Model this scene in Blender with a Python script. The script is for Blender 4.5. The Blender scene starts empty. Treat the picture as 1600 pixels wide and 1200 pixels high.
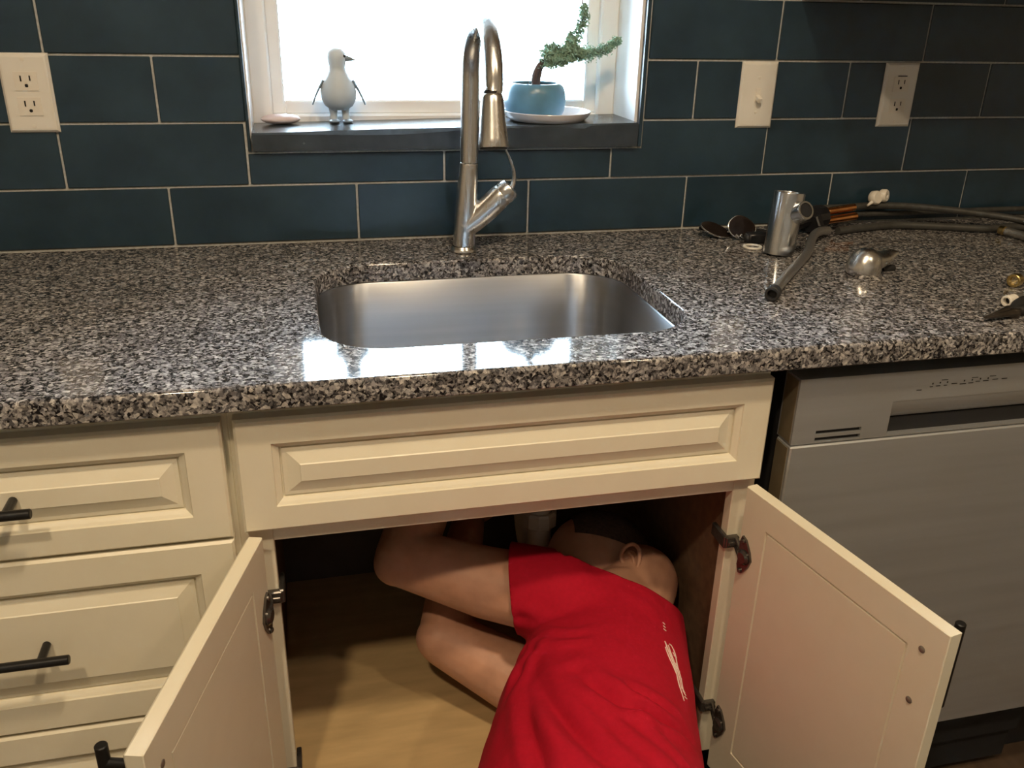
import bpy, bmesh, math, random
from mathutils import Vector, Matrix, noise
from mathutils.bvhtree import BVHTree
random.seed(7)
S = bpy.context.scene
COL = S.collection
V = Vector

# ------------------------------------------------------------------ camera, world, lamps, exposure
yaw, pitch, roll = -0.240939647, 0.408834458, -0.0233003207
cyw, syw = math.cos(yaw), math.sin(yaw)
fw = V((-syw*math.cos(pitch), cyw*math.cos(pitch), -math.sin(pitch)))
rt = V((cyw, syw, 0)); dn = fw.cross(rt)
cr, sr = math.cos(roll), math.sin(roll)
r2 = rt*cr + dn*sr; d2 = -rt*sr + dn*cr
cd = bpy.data.cameras.new('camera'); cam = bpy.data.objects.new('camera', cd); COL.objects.link(cam)
M = Matrix((r2, -d2, -fw)).transposed().to_4x4(); M.translation = V((-0.2626449, -1.5382083, 1.3015747))
cam.matrix_world = M
cd.sensor_width = 36; cd.lens = 1373.03922*36/1600; cd.clip_start = .02
S.camera = cam
w = bpy.data.worlds.new('world'); S.world = w; w.use_nodes = True
bg = w.node_tree.nodes['Background']; bg.inputs[0].default_value = (.64, .83, 1, 1); bg.inputs[1].default_value = 46.0
S.view_settings.view_transform = 'Standard'; S.view_settings.look = 'None'
S.view_settings.exposure = 0.0; S.view_settings.gamma = 1.0; S.view_settings.use_curve_mapping = False

def lamp(name, loc, power, color, size):
    l = bpy.data.lights.new(name, 'AREA'); l.shape = 'DISK'; l.size = size; l.energy = power; l.color = color
    o = bpy.data.objects.new(name, l); o.location = loc; COL.objects.link(o); return o
WARM = (1, .765, .50)
lamp('ceiling_downlight', (-.68, -1.86, 2.435), 18.5, WARM, .12)
lamp('ceiling_downlight', (.02, -1.34, 2.435), 17.5, WARM, .14)
lamp('ceiling_downlight', (.85, -1.80, 2.435), 9, WARM, .12)

# ------------------------------------------------------------------ materials
def mat(name, col, rough=.5, metal=0, **kw):
    m = bpy.data.materials.new(name); m.use_nodes = True
    b = m.node_tree.nodes['Principled BSDF']
    b.inputs['Base Color'].default_value = (*col, 1); b.inputs['Roughness'].default_value = rough; b.inputs['Metallic'].default_value = metal
    for k, v in kw.items(): b.inputs[k.replace('_', ' ')].default_value = v
    return m
def nd(m, t, **kw):
    n = m.node_tree.nodes.new(t)
    for k, v in kw.items():
        if hasattr(n, k): setattr(n, k, v)
    return n
def vary(m, scale, amt, bump=0, bscale=None, detail=4, stretch=None, rvar=0):
    """procedural tone grain plus fine relief"""
    t = m.node_tree; b = t.nodes['Principled BSDF']; c = b.inputs['Base Color'].default_value[:]
    tc = nd(m, 'ShaderNodeTexCoord'); n = nd(m, 'ShaderNodeTexNoise'); n.inputs['Scale'].default_value = scale; n.inputs['Detail'].default_value = detail
    src = tc.outputs['Object']
    if stretch:
        mp = nd(m, 'ShaderNodeMapping'); mp.inputs['Scale'].default_value = stretch; t.links.new(src, mp.inputs['Vector']); src = mp.outputs['Vector']
    t.links.new(src, n.inputs['Vector'])
    r = nd(m, 'ShaderNodeValToRGB'); r.color_ramp.elements[0].position = .3; r.color_ramp.elements[1].position = .7
    r.color_ramp.elements[0].color = (*[x*(1-amt) for x in c[:3]], 1); r.color_ramp.elements[1].color = (*[min(1, x*(1+amt)) for x in c[:3]], 1)
    t.links.new(n.outputs['Fac'], r.inputs[0]); t.links.new(r.outputs[0], b.inputs['Base Color'])
    if rvar:
        mr = nd(m, 'ShaderNodeMapRange'); r0 = b.inputs['Roughness'].default_value
        mr.inputs['To Min'].default_value = max(0, r0-rvar); mr.inputs['To Max'].default_value = r0+rvar
        t.links.new(n.outputs['Fac'], mr.inputs['Value']); t.links.new(mr.outputs[0], b.inputs['Roughness'])
    if bump:
        n2 = nd(m, 'ShaderNodeTexNoise'); n2.inputs['Scale'].default_value = bscale or scale*4; n2.inputs['Detail'].default_value = 3
        t.links.new(src, n2.inputs['Vector'])
        bp = nd(m, 'ShaderNodeBump'); bp.inputs['Strength'].default_value = bump; bp.inputs['Distance'].default_value = .001
        t.links.new(n2.outputs['Fac'], bp.inputs['Height']); t.links.new(bp.outputs[0], b.inputs['Normal'])
    return m

def granite():
    m = mat('granite', (.3, .3, .3), .07); t = m.node_tree; b = t.nodes['Principled BSDF']
    tc = nd(m, 'ShaderNodeTexCoord')
    nz = nd(m, 'ShaderNodeTexNoise'); nz.inputs['Scale'].default_value = 90; nz.inputs['Detail'].default_value = 2
    t.links.new(tc.outputs['Object'], nz.inputs['Vector'])
    ad = nd(m, 'ShaderNodeVectorMath', operation='MULTIPLY_ADD'); ad.inputs[1].default_value = (.008, .008, .008)
    t.links.new(nz.outputs['Color'], ad.inputs[0]); t.links.new(tc.outputs['Object'], ad.inputs[2])
    def vor(scale, stops):
        v = nd(m, 'ShaderNodeTexVoronoi'); v.inputs['Scale'].default_value = scale; v.inputs['Randomness'].default_value = 1
        t.links.new(ad.outputs[0], v.inputs['Vector'])
        s = nd(m, 'ShaderNodeSeparateColor'); t.links.new(v.outputs['Color'], s.inputs[0])
        r = nd(m, 'ShaderNodeValToRGB'); r.color_ramp.interpolation = 'CONSTANT'
        e = r.color_ramp.elements; e[0].position = 0; e[0].color = (*stops[0][1], 1); e[1].position = stops[1][0]; e[1].color = (*stops[1][1], 1)
        for p_, c_ in stops[2:]:
            x = e.new(p_); x.color = (*c_, 1)
        t.links.new(s.outputs[0], r.inputs[0]); return r.outputs[0], s.outputs[1]
    a, a2 = vor(240, [(0, (.008, .008, .011)), (.34, (.045, .044, .05)), (.52, (.14, .135, .14)), (.70, (.30, .29, .285)), (.90, (.52, .50, .48))])
    c, c2 = vor(400, [(0, (.010, .010, .012)), (.34, (.10, .097, .10)), (.60, (.24, .23, .23)), (.85, (.46, .44, .42))])
    mx = nd(m, 'ShaderNodeMix', data_type='RGBA'); mx.inputs[0].default_value = .42
    t.links.new(a, mx.inputs[6]); t.links.new(c, mx.inputs[7])
    n3 = nd(m, 'ShaderNodeTexNoise'); n3.inputs['Scale'].default_value = 14; t.links.new(tc.outputs['Object'], n3.inputs['Vector'])
    mr = nd(m, 'ShaderNodeMapRange'); mr.inputs['To Min'].default_value = .9; mr.inputs['To Max'].default_value = 1.45; t.links.new(n3.outputs['Fac'], mr.inputs['Value'])
    mu = nd(m, 'ShaderNodeMix', data_type='RGBA', blend_type='MULTIPLY'); mu.inputs[0].default_value = 1
    t.links.new(mx.outputs[2], mu.inputs[6]); t.links.new(mr.outputs[0], mu.inputs[7]); t.links.new(mu.outputs[2], b.inputs['Base Color'])
    return m

def tile_mat():
    m = mat('slate_tile', (.018, .034, .042), .30); t = m.node_tree; b = t.nodes['Principled BSDF']
    tc = nd(m, 'ShaderNodeTexCoord'); oi = nd(m, 'ShaderNodeObjectInfo')
    n = nd(m, 'ShaderNodeTexNoise'); n.inputs['Scale'].default_value = 9; n.inputs['Detail'].default_value = 5; n.inputs['Roughness'].default_value = .6
    ad = nd(m, 'ShaderNodeVectorMath', operation='ADD'); t.links.new(tc.outputs['Object'], ad.inputs[0]); t.links.new(oi.outputs['Random'], ad.inputs[1])
    t.links.new(ad.outputs[0], n.inputs['Vector'])
    r = nd(m, 'ShaderNodeValToRGB'); r.color_ramp.elements[0].position = .32; r.color_ramp.elements[1].position = .72
    r.color_ramp.elements[0].color = (.012, .030, .045, 1); r.color_ramp.elements[1].color = (.024, .052, .075, 1)
    t.links.new(n.outputs['Fac'], r.inputs[0]); t.links.new(r.outputs[0], b.inputs['Base Color'])
    mr = nd(m, 'ShaderNodeMapRange'); mr.inputs['To Min'].default_value = .26; mr.inputs['To Max'].default_value = .38
    t.links.new(n.outputs['Fac'], mr.inputs['Value']); t.links.new(mr.outputs[0], b.inputs['Roughness'])
    bp = nd(m, 'ShaderNodeBump'); bp.inputs['Strength'].default_value = .05; bp.inputs['Distance'].default_value = .001
    t.links.new(n.outputs['Fac'], bp.inputs['Height']); t.links.new(bp.outputs[0], b.inputs['Normal'])
    return m

def glass_mat():
    m = bpy.data.materials.new('window_glass'); m.use_nodes = True; t = m.node_tree; t.nodes.clear()
    o = nd(m, 'ShaderNodeOutputMaterial'); tr = nd(m, 'ShaderNodeBsdfTransparent'); gl = nd(m, 'ShaderNodeBsdfGlossy'); gl.inputs['Roughness'].default_value = .0
    tr.inputs[0].default_value = (.97, .98, .98, 1)
    fr = nd(m, 'ShaderNodeFresnel'); mx = nd(m, 'ShaderNodeMixShader')
    t.links.new(fr.outputs[0], mx.inputs[0]); t.links.new(tr.outputs[0], mx.inputs[1]); t.links.new(gl.outputs[0], mx.inputs[2]); t.links.new(mx.outputs[0], o.inputs[0])
    return m

def steel(name, col, rough, stretch, bump=.05):
    m = mat(name, col, rough, .72 if 'dish' in name else 1); return vary(m, 60, .05, bump, 300, 3, stretch, .06)

MT = dict(
 granite=granite(), tile=tile_mat(), glass=glass_mat(),
 grout=vary(mat('grout', (.46, .47, .45), .9), 200, .15, .3),
 cabinet=vary(mat('cream_paint', (.77, .725, .585), .38), 30, .015, .03, 120),
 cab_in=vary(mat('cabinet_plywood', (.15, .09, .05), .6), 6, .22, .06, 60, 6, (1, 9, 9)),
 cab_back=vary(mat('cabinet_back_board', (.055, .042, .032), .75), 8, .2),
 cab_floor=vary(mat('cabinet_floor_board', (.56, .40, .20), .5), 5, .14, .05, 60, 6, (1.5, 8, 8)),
 black=vary(mat('black_metal', (.012, .012, .013), .38, .3), 80, .15),
 plastic_black=vary(mat('black_plastic', (.012, .012, .014), .35), 60, .2),
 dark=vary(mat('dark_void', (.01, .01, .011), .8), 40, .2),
 hinge=vary(mat('bronze_nickel', (.13, .12, .11), .22, .75), 60, .25),
 nickel=steel('brushed_nickel', (.74, .73, .71), .27, (1, 1, .08), .02),
 chrome=vary(mat('worn_chrome', (.66, .68, .70), .20, 1), 30, .08, rvar=.06),
 sink=steel('brushed_steel_sink', (.42, .435, .46), .36, (.04, .04, 1), .0),
 dish_steel=steel('dishwasher_steel', (.52, .54, .56), .46, (.05, 1, 1), .03),
 dish_side=vary(mat('dishwasher_edge_reflection', (.30, .25, .16), .4, .6), 20, .1),  # golden reflection on the door edge, put into its base colour
 plate=vary(mat('white_wall_plate', (.80, .78, .72), .35), 20, .02),
 white=vary(mat('white_plastic', (.80, .76, .68), .4), 40, .04),
 vinyl=vary(mat('white_vinyl', (.90, .91, .91), .4), 20, .02),
 paint=vary(mat('wall_paint', (.72, .69, .62), .8), 12, .03, .1, 200),
 floor=vary(mat('brown_floor_board', (.09, .06, .038), .4), 4, .3, .08, 40, 6, (8, 1, 1)),
 sill=vary(mat('slate_sill', (.035, .046, .055), .24), 14, .3, .25, 60, rvar=.08),
 ceramic=vary(mat('white_ceramic', (.78, .76, .78), .15), 10, .02),
 pot=vary(mat('blue_glaze', (.10, .23, .33), .3), 26, .15, .04),
 soil=vary(mat('potting_soil', (.05, .035, .025), .95), 60, .4, .6),
 bark=vary(mat('juniper_bark', (.10, .075, .07), .8), 60, .35, .6, stretch=(1, 1, .3)),
 leaf=vary(mat('juniper_leaf', (.26, .40, .30), .6), 60, .35),
 penguin=vary(mat('pale_grey_vinyl', (.56, .64, .70), .45), 20, .08),
 penguin_d=vary(mat('slate_vinyl', (.20, .26, .32), .45), 20, .08),
 stone=vary(mat('pink_white_stone', (.66, .55, .54), .55), 14, .08),
 copper=vary(mat('copper_pipe', (.80, .36, .13), .24, 1), 40, .12),
 brass=vary(mat('brass', (.60, .45, .18), .28, 1), 40, .12),
 rubber=vary(mat('black_rubber', (.015, .015, .015), .6), 40, .2),
 lens=mat('brown_tinted_lens', (.016, .011, .009), .12, Specular_IOR_Level=.3),
 iron=vary(mat('pliers_steel', (.10, .085, .07), .4, .9), 40, .3),
 pvc=vary(mat('white_pvc', (.62, .60, .54), .4), 20, .06),
 skin=vary(mat('skin', (.60, .325, .215), .48, Subsurface_Weight=.08, Subsurface_Radius=(.012, .005, .003)), 34, .09, .25, 130, 5),
 hair=vary(mat('cropped_hair', (.07, .045, .032), .8), 160, .4, .7, 300),
 shirt=vary(mat('red_cotton', (.40, .004, .020), .85, Specular_IOR_Level=.2), 160, .07, .25, 900),
 print=vary(mat('white_print', (.78, .62, .56), .6), 60, .05),
 denim=vary(mat('dark_denim', (.03, .04, .065), .85), 120, .2, .3, 600),
 shoe=vary(mat('brown_leather', (.06, .035, .022), .5), 30, .2),
 eye=mat('eye_white', (.7, .68, .64), .2), iris=mat('iris_brown', (.06, .03, .015), .2), lip=mat('lip', (.40, .15, .12), .5),
 screw=vary(mat('zinc_screw', (.22, .20, .17), .35, .4), 60, .2),
)
def braid():
    m = mat('braided_steel', (.52, .52, .51), .36, .9); t = m.node_tree; b = t.nodes['Principled BSDF']
    tc = nd(m, 'ShaderNodeTexCoord'); v = nd(m, 'ShaderNodeTexVoronoi'); v.inputs['Scale'].default_value = 520
    t.links.new(tc.outputs['Object'], v.inputs['Vector'])
    bp = nd(m, 'ShaderNodeBump'); bp.inputs['Strength'].default_value = .7; bp.inputs['Distance'].default_value = .001
    t.links.new(v.outputs['Distance'], bp.inputs['Height']); t.links.new(bp.outputs[0], b.inputs['Normal'])
    return m
MT['braid'] = braid()
_t = MT['sink'].node_tree; _b = _t.nodes['Principled BSDF']; _b.inputs['Anisotropic'].default_value = .8; _b.inputs['Anisotropic Rotation'].default_value = .25
_g = _t.nodes.new('ShaderNodeTangent'); _g.direction_type = 'RADIAL'; _g.axis = 'Z'; _t.links.new(_g.outputs[0], _b.inputs['Tangent'])
MT['hose_grey'] = vary(mat('grey_hose', (.06, .06, .055), .5, .2), 60, .2)

# ------------------------------------------------------------------ helpers
ORG = {}
def link(o, parent=None):
    COL.objects.link(o)
    if parent: o.parent = parent
    return o
def tag(o, label=None, cat=None, group=None, kind=None):
    for k, v in (('label', label), ('category', cat), ('group', group), ('kind', kind)):
        if v: o[k] = v
    return o
def thing(name, label, cat, loc=(0, 0, 0), group=None):
    o = bpy.data.objects.new(name, None); o.empty_display_size = .05; COL.objects.link(o); o.location = loc; ORG[o] = V(loc)
    return tag(o, label, cat, group)
def obj(name, bm, m, parent=None, smooth=True, angle=40, loc=None, label=None, kind=None):
    """links a bmesh given in world coordinates as one object; children keep their thing's origin"""
    org = ORG[parent] if parent else (V(loc) if loc is not None else V((0, 0, 0)))
    bmesh.ops.recalc_face_normals(bm, faces=bm.faces[:])
    if org.length: bmesh.ops.translate(bm, verts=bm.verts[:], vec=-org)
    me = bpy.data.meshes.new(name); bm.to_mesh(me); bm.free()
    me.materials.append(MT[m] if isinstance(m, str) else m)
    if smooth:
        me.polygons.foreach_set('use_smooth', [True]*len(me.polygons))
        me.set_sharp_from_angle(angle=math.radians(angle))
    o = bpy.data.objects.new(name, me); link(o, parent)
    ORG[o] = org
    if not parent: o.location = org
    if label: o['label'] = label
    if kind: o['kind'] = kind
    return o
def NB(): return bmesh.new()
def box(bm, lo, hi, bev=0, mtx=None, seg=1):
    lo, hi = V(lo), V(hi); b = bmesh.new()
    bmesh.ops.create_cube(b, size=1)
    for v in b.verts: v.co = V([(lo[i]+hi[i])/2+v.co[i]*(hi[i]-lo[i]) for i in range(3)])
    if bev: bmesh.ops.bevel(b, geom=b.edges[:], offset=bev, segments=seg, affect='EDGES', profile=.5)
    merge(bm, b, mtx); return bm
def merge(bm, b, mtx=None):
    if mtx is not None: bmesh.ops.transform(b, matrix=mtx, verts=b.verts[:])
    mp = {}
    for v in b.verts: mp[v] = bm.verts.new(v.co)
    for f in b.faces:
        try: bm.faces.new([mp[v] for v in f.verts])
        except ValueError: pass
    b.free()
def frame_of(d):
    d = d.normalized(); u = d.cross(V((0, 0, 1)))
    if u.length < 1e-3: u = V((1, 0, 0))
    u.normalize(); return u, d.cross(u).normalized()
def ring(bm, c, u, v, a, b, seg):
    return [bm.verts.new(c+u*a*math.cos(2*math.pi*i/seg)+v*b*math.sin(2*math.pi*i/seg)) for i in range(seg)]
def skin_rings(bm, rings, cap0=True, cap1=True, close=False):
    n = len(rings[0]); pr = list(zip(rings, rings[1:]))
    if close: pr.append((rings[-1], rings[0]))
    for a, b in pr:
        for i in range(n): bm.faces.new((a[i], a[(i+1) % n], b[(i+1) % n], b[i]))
    if not close:
        if cap0: bm.faces.new(rings[0][::-1])
        if cap1: bm.faces.new(rings[-1])
def tube(bm, pts, r, seg=12, cap=True):
    pts = [V(p) for p in pts]; rs = r if isinstance(r, (list, tuple)) else [r]*len(pts)
    rings = []; u = None
    for i, p in enumerate(pts):
        d = (pts[min(i+1, len(pts)-1)]-pts[max(i-1, 0)]).normalized()
        if u is None: u, v = frame_of(d)
        else:
            u = (u-d*u.dot(d)).normalized(); v = d.cross(u)
        rings.append(ring(bm, p, u, v, rs[i], rs[i], seg))
    skin_rings(bm, rings, cap, cap); return bm
def spline(pts, n=8):
    pts = [V(p) for p in pts]; out = []
    P_ = [pts[0]*2-pts[1]]+pts+[pts[-1]*2-pts[-2]]
    for i in range(1, len(P_)-2):
        for k in range(n):
            t = k/n; a, b, c, d = P_[i-1:i+3]
            out.append(.5*((2*b)+(c-a)*t+(2*a-5*b+4*c-d)*t*t+(3*b-a-3*c+d)*t**3))
    out.append(pts[-1]); return out
def lathe(bm, prof, org, axis=(0, 0, 1), seg=32, closed=False):
    """prof: (radius, height) pairs along axis; closed joins the last ring back to the first"""
    ax = V(axis).normalized(); u, v = frame_of(ax); org = V(org)
    rings = [ring(bm, org+ax*h, u, v, max(r, 1e-5), max(r, 1e-5), seg) for r, h in prof]
    skin_rings(bm, rings, not closed, not closed, closed); return bm
def ellipsoid(bm, c, axes, r, su=24, sv=14):
    """axes: three orthogonal unit vectors"""
    c = V(c); A = [V(a).normalized() for a in axes]; rings = []
    for j in range(1, sv):
        t = math.pi*j/sv; rings.append(ring(bm, c-A[2]*r[2]*math.cos(t), A[0], A[1], r[0]*math.sin(t), r[1]*math.sin(t), su))
    skin_rings(bm, rings, False, False)
    a = bm.verts.new(c-A[2]*r[2]); b = bm.verts.new(c+A[2]*r[2])
    for i in range(su):
        bm.faces.new((a, rings[0][(i+1) % su], rings[0][i])); bm.faces.new((b, rings[-1][i], rings[-1][(i+1) % su]))
    return bm
def nested_panel(bm, x0, x1, z0, z1, loops, yback, mtx=None, extra=0):
    """a board whose front (towards -y) is stepped by (inset, y) loops and whose back is flat at yback"""
    b = bmesh.new(); prev = None
    def rect(i, y, ex=0): return [b.verts.new((x, y, z)) for x, z in ((x0+i+ex, z0+i), (x1-i-ex, z0+i), (x1-i-ex, z1-i), (x0+i+ex, z1-i))]
    back = rect(0, yback); prev = back
    for k, (i, y) in enumerate(loops):
        cur = rect(i, y, extra if i > .01 else 0)
        for q in range(4): b.faces.new((prev[q], prev[(q+1) % 4], cur[(q+1) % 4], cur[q]))
        prev = cur
    b.faces.new(prev); b.faces.new(back[::-1]); merge(bm, b, mtx); return bm
def cell_panel(bm, xs, zs, yf, yb, holes, mtx=None):
    """a slab of cells; holes {(i, j): depth} are pockets sunk from the front face yf"""
    b = bmesh.new(); cache = {}
    def vt(x, y, z):
        k = (round(x, 5), round(y, 5), round(z, 5))
        if k not in cache: cache[k] = b.verts.new(k)
        return cache[k]
    nx, nz = len(xs)-1, len(zs)-1
    def dep(i, j): return yf+holes.get((i, j), 0) if 0 <= i < nx and 0 <= j < nz else yb
    for i in range(nx):
        for j in range(nz):
            y = dep(i, j); b.faces.new([vt(x, y, z) for x, z in ((xs[i], zs[j]), (xs[i+1], zs[j]), (xs[i+1], zs[j+1]), (xs[i], zs[j+1]))])
            for di, dj, e in ((-1, 0, ((xs[i], zs[j]), (xs[i], zs[j+1]))), (0, -1, ((xs[i], zs[j]), (xs[i+1], zs[j])))):
                y2 = dep(i+di, j+dj)
                if abs(y2-y) > 1e-6: b.faces.new([vt(e[0][0], y, e[0][1]), vt(e[1][0], y, e[1][1]), vt(e[1][0], y2, e[1][1]), vt(e[0][0], y2, e[0][1])])
            if i == nx-1: b.faces.new([vt(xs[-1], yb, zs[j]), vt(xs[-1], yb, zs[j+1]), vt(xs[-1], y, zs[j+1]), vt(xs[-1], y, zs[j])])
            if j == nz-1: b.faces.new([vt(xs[i], yb, zs[-1]), vt(xs[i+1], yb, zs[-1]), vt(xs[i+1], y, zs[-1]), vt(xs[i], y, zs[-1])])
    b.faces.new([vt(x, yb, z) for x, z in ((xs[0], zs[0]), (xs[0], zs[-1]), (xs[-1], zs[-1]), (xs[-1], zs[0]))])
    merge(bm, b, mtx); return bm
def prism(bm, outline, axis_o, u, v, n, depth):
    """outline of (a, b) pairs in the plane u, v pushed along n"""
    o, u, v, n = V(axis_o), V(u), V(v), V(n)
    a = [bm.verts.new(o+u*p+v*q) for p, q in outline]; b = [bm.verts.new(o+u*p+v*q+n*depth) for p, q in outline]
    skin_rings(bm, [a, b]); return bm
def rrect(cx, cy, hx, hy, r, n=10):
    out = []
    for sx, sy, a0 in ((1, 1, 0), (-1, 1, 90), (-1, -1, 180), (1, -1, 270)):
        for k in range(n+1):
            a = math.radians(a0+90*k/n); out.append((cx+sx*(hx-r)+r*math.cos(a), cy+sy*(hy-r)+r*math.sin(a)))
    return out

def capsule(bm, p0, p1, r0, r1, seg=18, k=4):
    p0, p1 = V(p0), V(p1); d = (p1-p0); L = d.length; d.normalize(); u, v = frame_of(d); rings = []
    for i in range(1, k+1): a = math.pi/2*i/k; rings.append(ring(bm, p0-d*r0*math.cos(a), u, v, r0*math.sin(a), r0*math.sin(a), seg))
    for i in range(k): a = math.pi/2*i/k; rings.append(ring(bm, p1+d*r1*math.sin(a), u, v, r1*math.cos(a), r1*math.cos(a), seg))
    skin_rings(bm, rings); return bm
def chain(bm, pts, rs):
    for a, c, r0, r1 in zip(pts, pts[1:], rs, rs[1:]): capsule(bm, a, c, r0, r1)
def loft(bm, st, l, f, grow=0, seg=32):
    rings = []
    for c, a, q in st: rings.append(ring(bm, V(c), l, f, a+grow, q+grow, seg))
    skin_rings(bm, rings); return bm
def voxel(bm, size, it=6, fac=.5):
    bmesh.ops.recalc_face_normals(bm, faces=bm.faces[:])
    me = bpy.data.meshes.new('tmp'); bm.to_mesh(me); bm.free(); o = bpy.data.objects.new('tmp', me); COL.objects.link(o)
    m = o.modifiers.new('r', 'REMESH'); m.mode = 'VOXEL'; m.voxel_size = size; m.adaptivity = 0
    if it: s = o.modifiers.new('s', 'SMOOTH'); s.factor = fac; s.iterations = it
    dg = bpy.context.evaluated_depsgraph_get(); ev = o.evaluated_get(dg); out = bmesh.new(); out.from_mesh(ev.to_mesh()); ev.to_mesh_clear()
    bpy.data.objects.remove(o); bpy.data.meshes.remove(me); return out

# ------------------------------------------------------------------ room shell
CT = .914
WX0, WX1, WTOP = -.337, .340, 1.98             # window opening
def struct(name, bm, m, **k):
    o = obj(name, bm, m, smooth=False, **k); o['kind'] = 'structure'; return o
b = NB()                                        # wall behind the counter with the window hole
box(b, (-2.2, .0032, 0), (WX0, .17, 2.45)); box(b, (WX1, .0032, 0), (2.6, .17, 2.45))
box(b, (WX0, .0032, 0), (WX1, .17, 1.066)); box(b, (WX0, .0032, WTOP), (WX1, .17, 2.45))
wall = struct('wall_back', b, 'grout')
b = NB(); box(b, (-2.2, -4, -.05), (2.6, .17, 0)); struct('floor', b, 'floor')
b = NB(); box(b, (-2.2, -4, 2.45), (2.6, .17, 2.5)); struct('ceiling', b, 'paint')
b = NB(); box(b, (-2.25, -4, 0), (-2.2, .17, 2.45)); struct('wall_left', b, 'paint')
b = NB(); box(b, (2.6, -4, 0), (2.65, .17, 2.45)); struct('wall_right', b, 'paint')
b = NB(); box(b, (-2.2, -4.05, 0), (2.6, -4, 2.45)); struct('wall_front', b, 'paint')

# backsplash tiles, each its own piece of the wall
ZL = [CT+.001, 1.01256, 1.11416, 1.21576, 1.31736, 1.41896, 1.52056, 1.62216]
GJ = .0019
def tile(x0, x1, z0, z1):
    if x1-x0 < .012 or z1-z0 < .012: return
    dy = random.uniform(-.0005, .0004)
    bm = NB(); box(bm, (x0+GJ, dy, z0+GJ), (x1-GJ, .012, z1-GJ), .0011)
    o = obj('tile', bm, 'tile', None, smooth=False, loc=((x0+x1)/2, 0, (z0+z1)/2)); o.parent = wall
for row in range(7):
    z0, z1 = ZL[row], ZL[row+1]
    base = -.4723 if row % 2 == 0 else -.3198
    xs = [base+.30501*k for k in range(-6, 9)]
    if row == 1: xs = [x if abs(x+.3198) > .01 else -.343 for x in xs]
    for a, c in zip(xs, xs[1:]):
        a, c = max(a, -2.19), min(c, 2.59)
        if row == 0 or c <= WX0 or a >= WX1+.007: tile(a, c, z0, z1)
        elif row == 1:
            if a >= WX0-.01 and c <= WX1+.01: tile(a, c, z0, 1.066)
            else:
                if c > WX1:                     # the right tile is notched round the sill: a wide foot and a full-height head
                    bm = NB()
                    prism(bm, [(a+GJ, z0+GJ), (c-GJ, z0+GJ), (c-GJ, z1-GJ), (WX1+.008, z1-GJ), (WX1+.008, 1.0645), (a+GJ, 1.0645)], (0, 0, 0), (1, 0, 0), (0, 0, 1), (0, 1, 0), .012)
                    o = obj('tile', bm, 'tile', None, smooth=False); o.parent = wall
                else: tile(a, c, z0, z1)
        else:
            if a < WX0: tile(a, WX0-.002, z0, z1)
            if c > WX1+.007: tile(WX1+.007, c, z0, z1)
b = NB(); box(b, (WX1-.001, -.002, 1.068), (WX1+.0055, .012, WTOP), .0008); struct('trim_1', b, 'tile')
b = NB(); box(b, (WX0-.0035, -.0012, 1.068), (WX0+.0012, .013, WTOP), .0008); struct('trim_4', b, 'tile')

# window: jambs, vinyl frame, sash, glass
b = NB()
box(b, (WX0-.002, .012, 1.066), (WX0+.004, .175, WTOP)); box(b, (WX1-.006, .012, 1.066), (WX1+.002, .175, WTOP)); box(b, (WX0, .012, WTOP-.005), (WX1, .175, WTOP+.002))
struct('trim_2', b, 'vinyl')
win = bpy.data.objects.new('window_1', None); COL.objects.link(win); win['kind'] = 'structure'; ORG[win] = V((0, 0, 0))
def frame4(bm, x0, x1, z0, z1, y0, y1, wd, bev=.003):
    box(bm, (x0, y0, z0), (x0+wd, y1, z1), bev); box(bm, (x1-wd, y0, z0), (x1, y1, z1), bev)
    box(bm, (x0+wd, y0, z0), (x1-wd, y1, z0+wd), bev); box(bm, (x0+wd, y0, z1-wd), (x1-wd, y1, z1), bev)
b = NB(); frame4(b, WX0+.004, WX1-.006, 1.078, WTOP-.005, .125, .19, .034); obj('window_frame', b, 'vinyl', win, False)
b = NB(); frame4(b, WX0+.036, WX1-.038, 1.111, 1.56, .14, .17, .024); obj('sash', b, 'vinyl', win, False)
b = NB(); frame4(b, WX0+.036, WX1-.038, 1.54, WTOP-.038, .155, .185, .024); obj('sash', b, 'vinyl', win, False)
b = NB(); box(b, (WX0+.058, .153, 1.133), (WX1-.06, .157, 1.538)); obj('pane', b, 'glass', win, False)
b = NB(); box(b, (WX0+.058, .168, 1.562), (WX1-.06, .172, WTOP-.06)); obj('pane', b, 'glass', win, False)

# sill: a dark slate slab with a worn, chipped front edge, a little higher at its right end
b = NB(); n = 60; rows = []
def sill_z(x): return 1.0985+(x-WX0)/(WX1-WX0)*.0125
for i in range(n+1):
    x = WX0+.0045+(WX1-WX0-.011)*i/n; z = sill_z(x)
    wv = noise.noise(V((x*14, 0, 3)))*.0015
    s = (i/n); dip = .006*math.exp(-((s-.33)/.17)**2)
    chip = .004 if .80 < s < .865 else 0
    fy = -.013+wv; ch = .0022+dip+chip+abs(noise.noise(V((x*40, 5, 0))))*.002
    rows.append([b.verts.new(p) for p in ((x, .124, z), (x, fy+ch*1.3, z), (x, fy, z-ch), (x, fy+.001, 1.070), (x, .124, 1.070))])
skin_rings(b, rows); struct('trim_3', b, 'sill')

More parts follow.
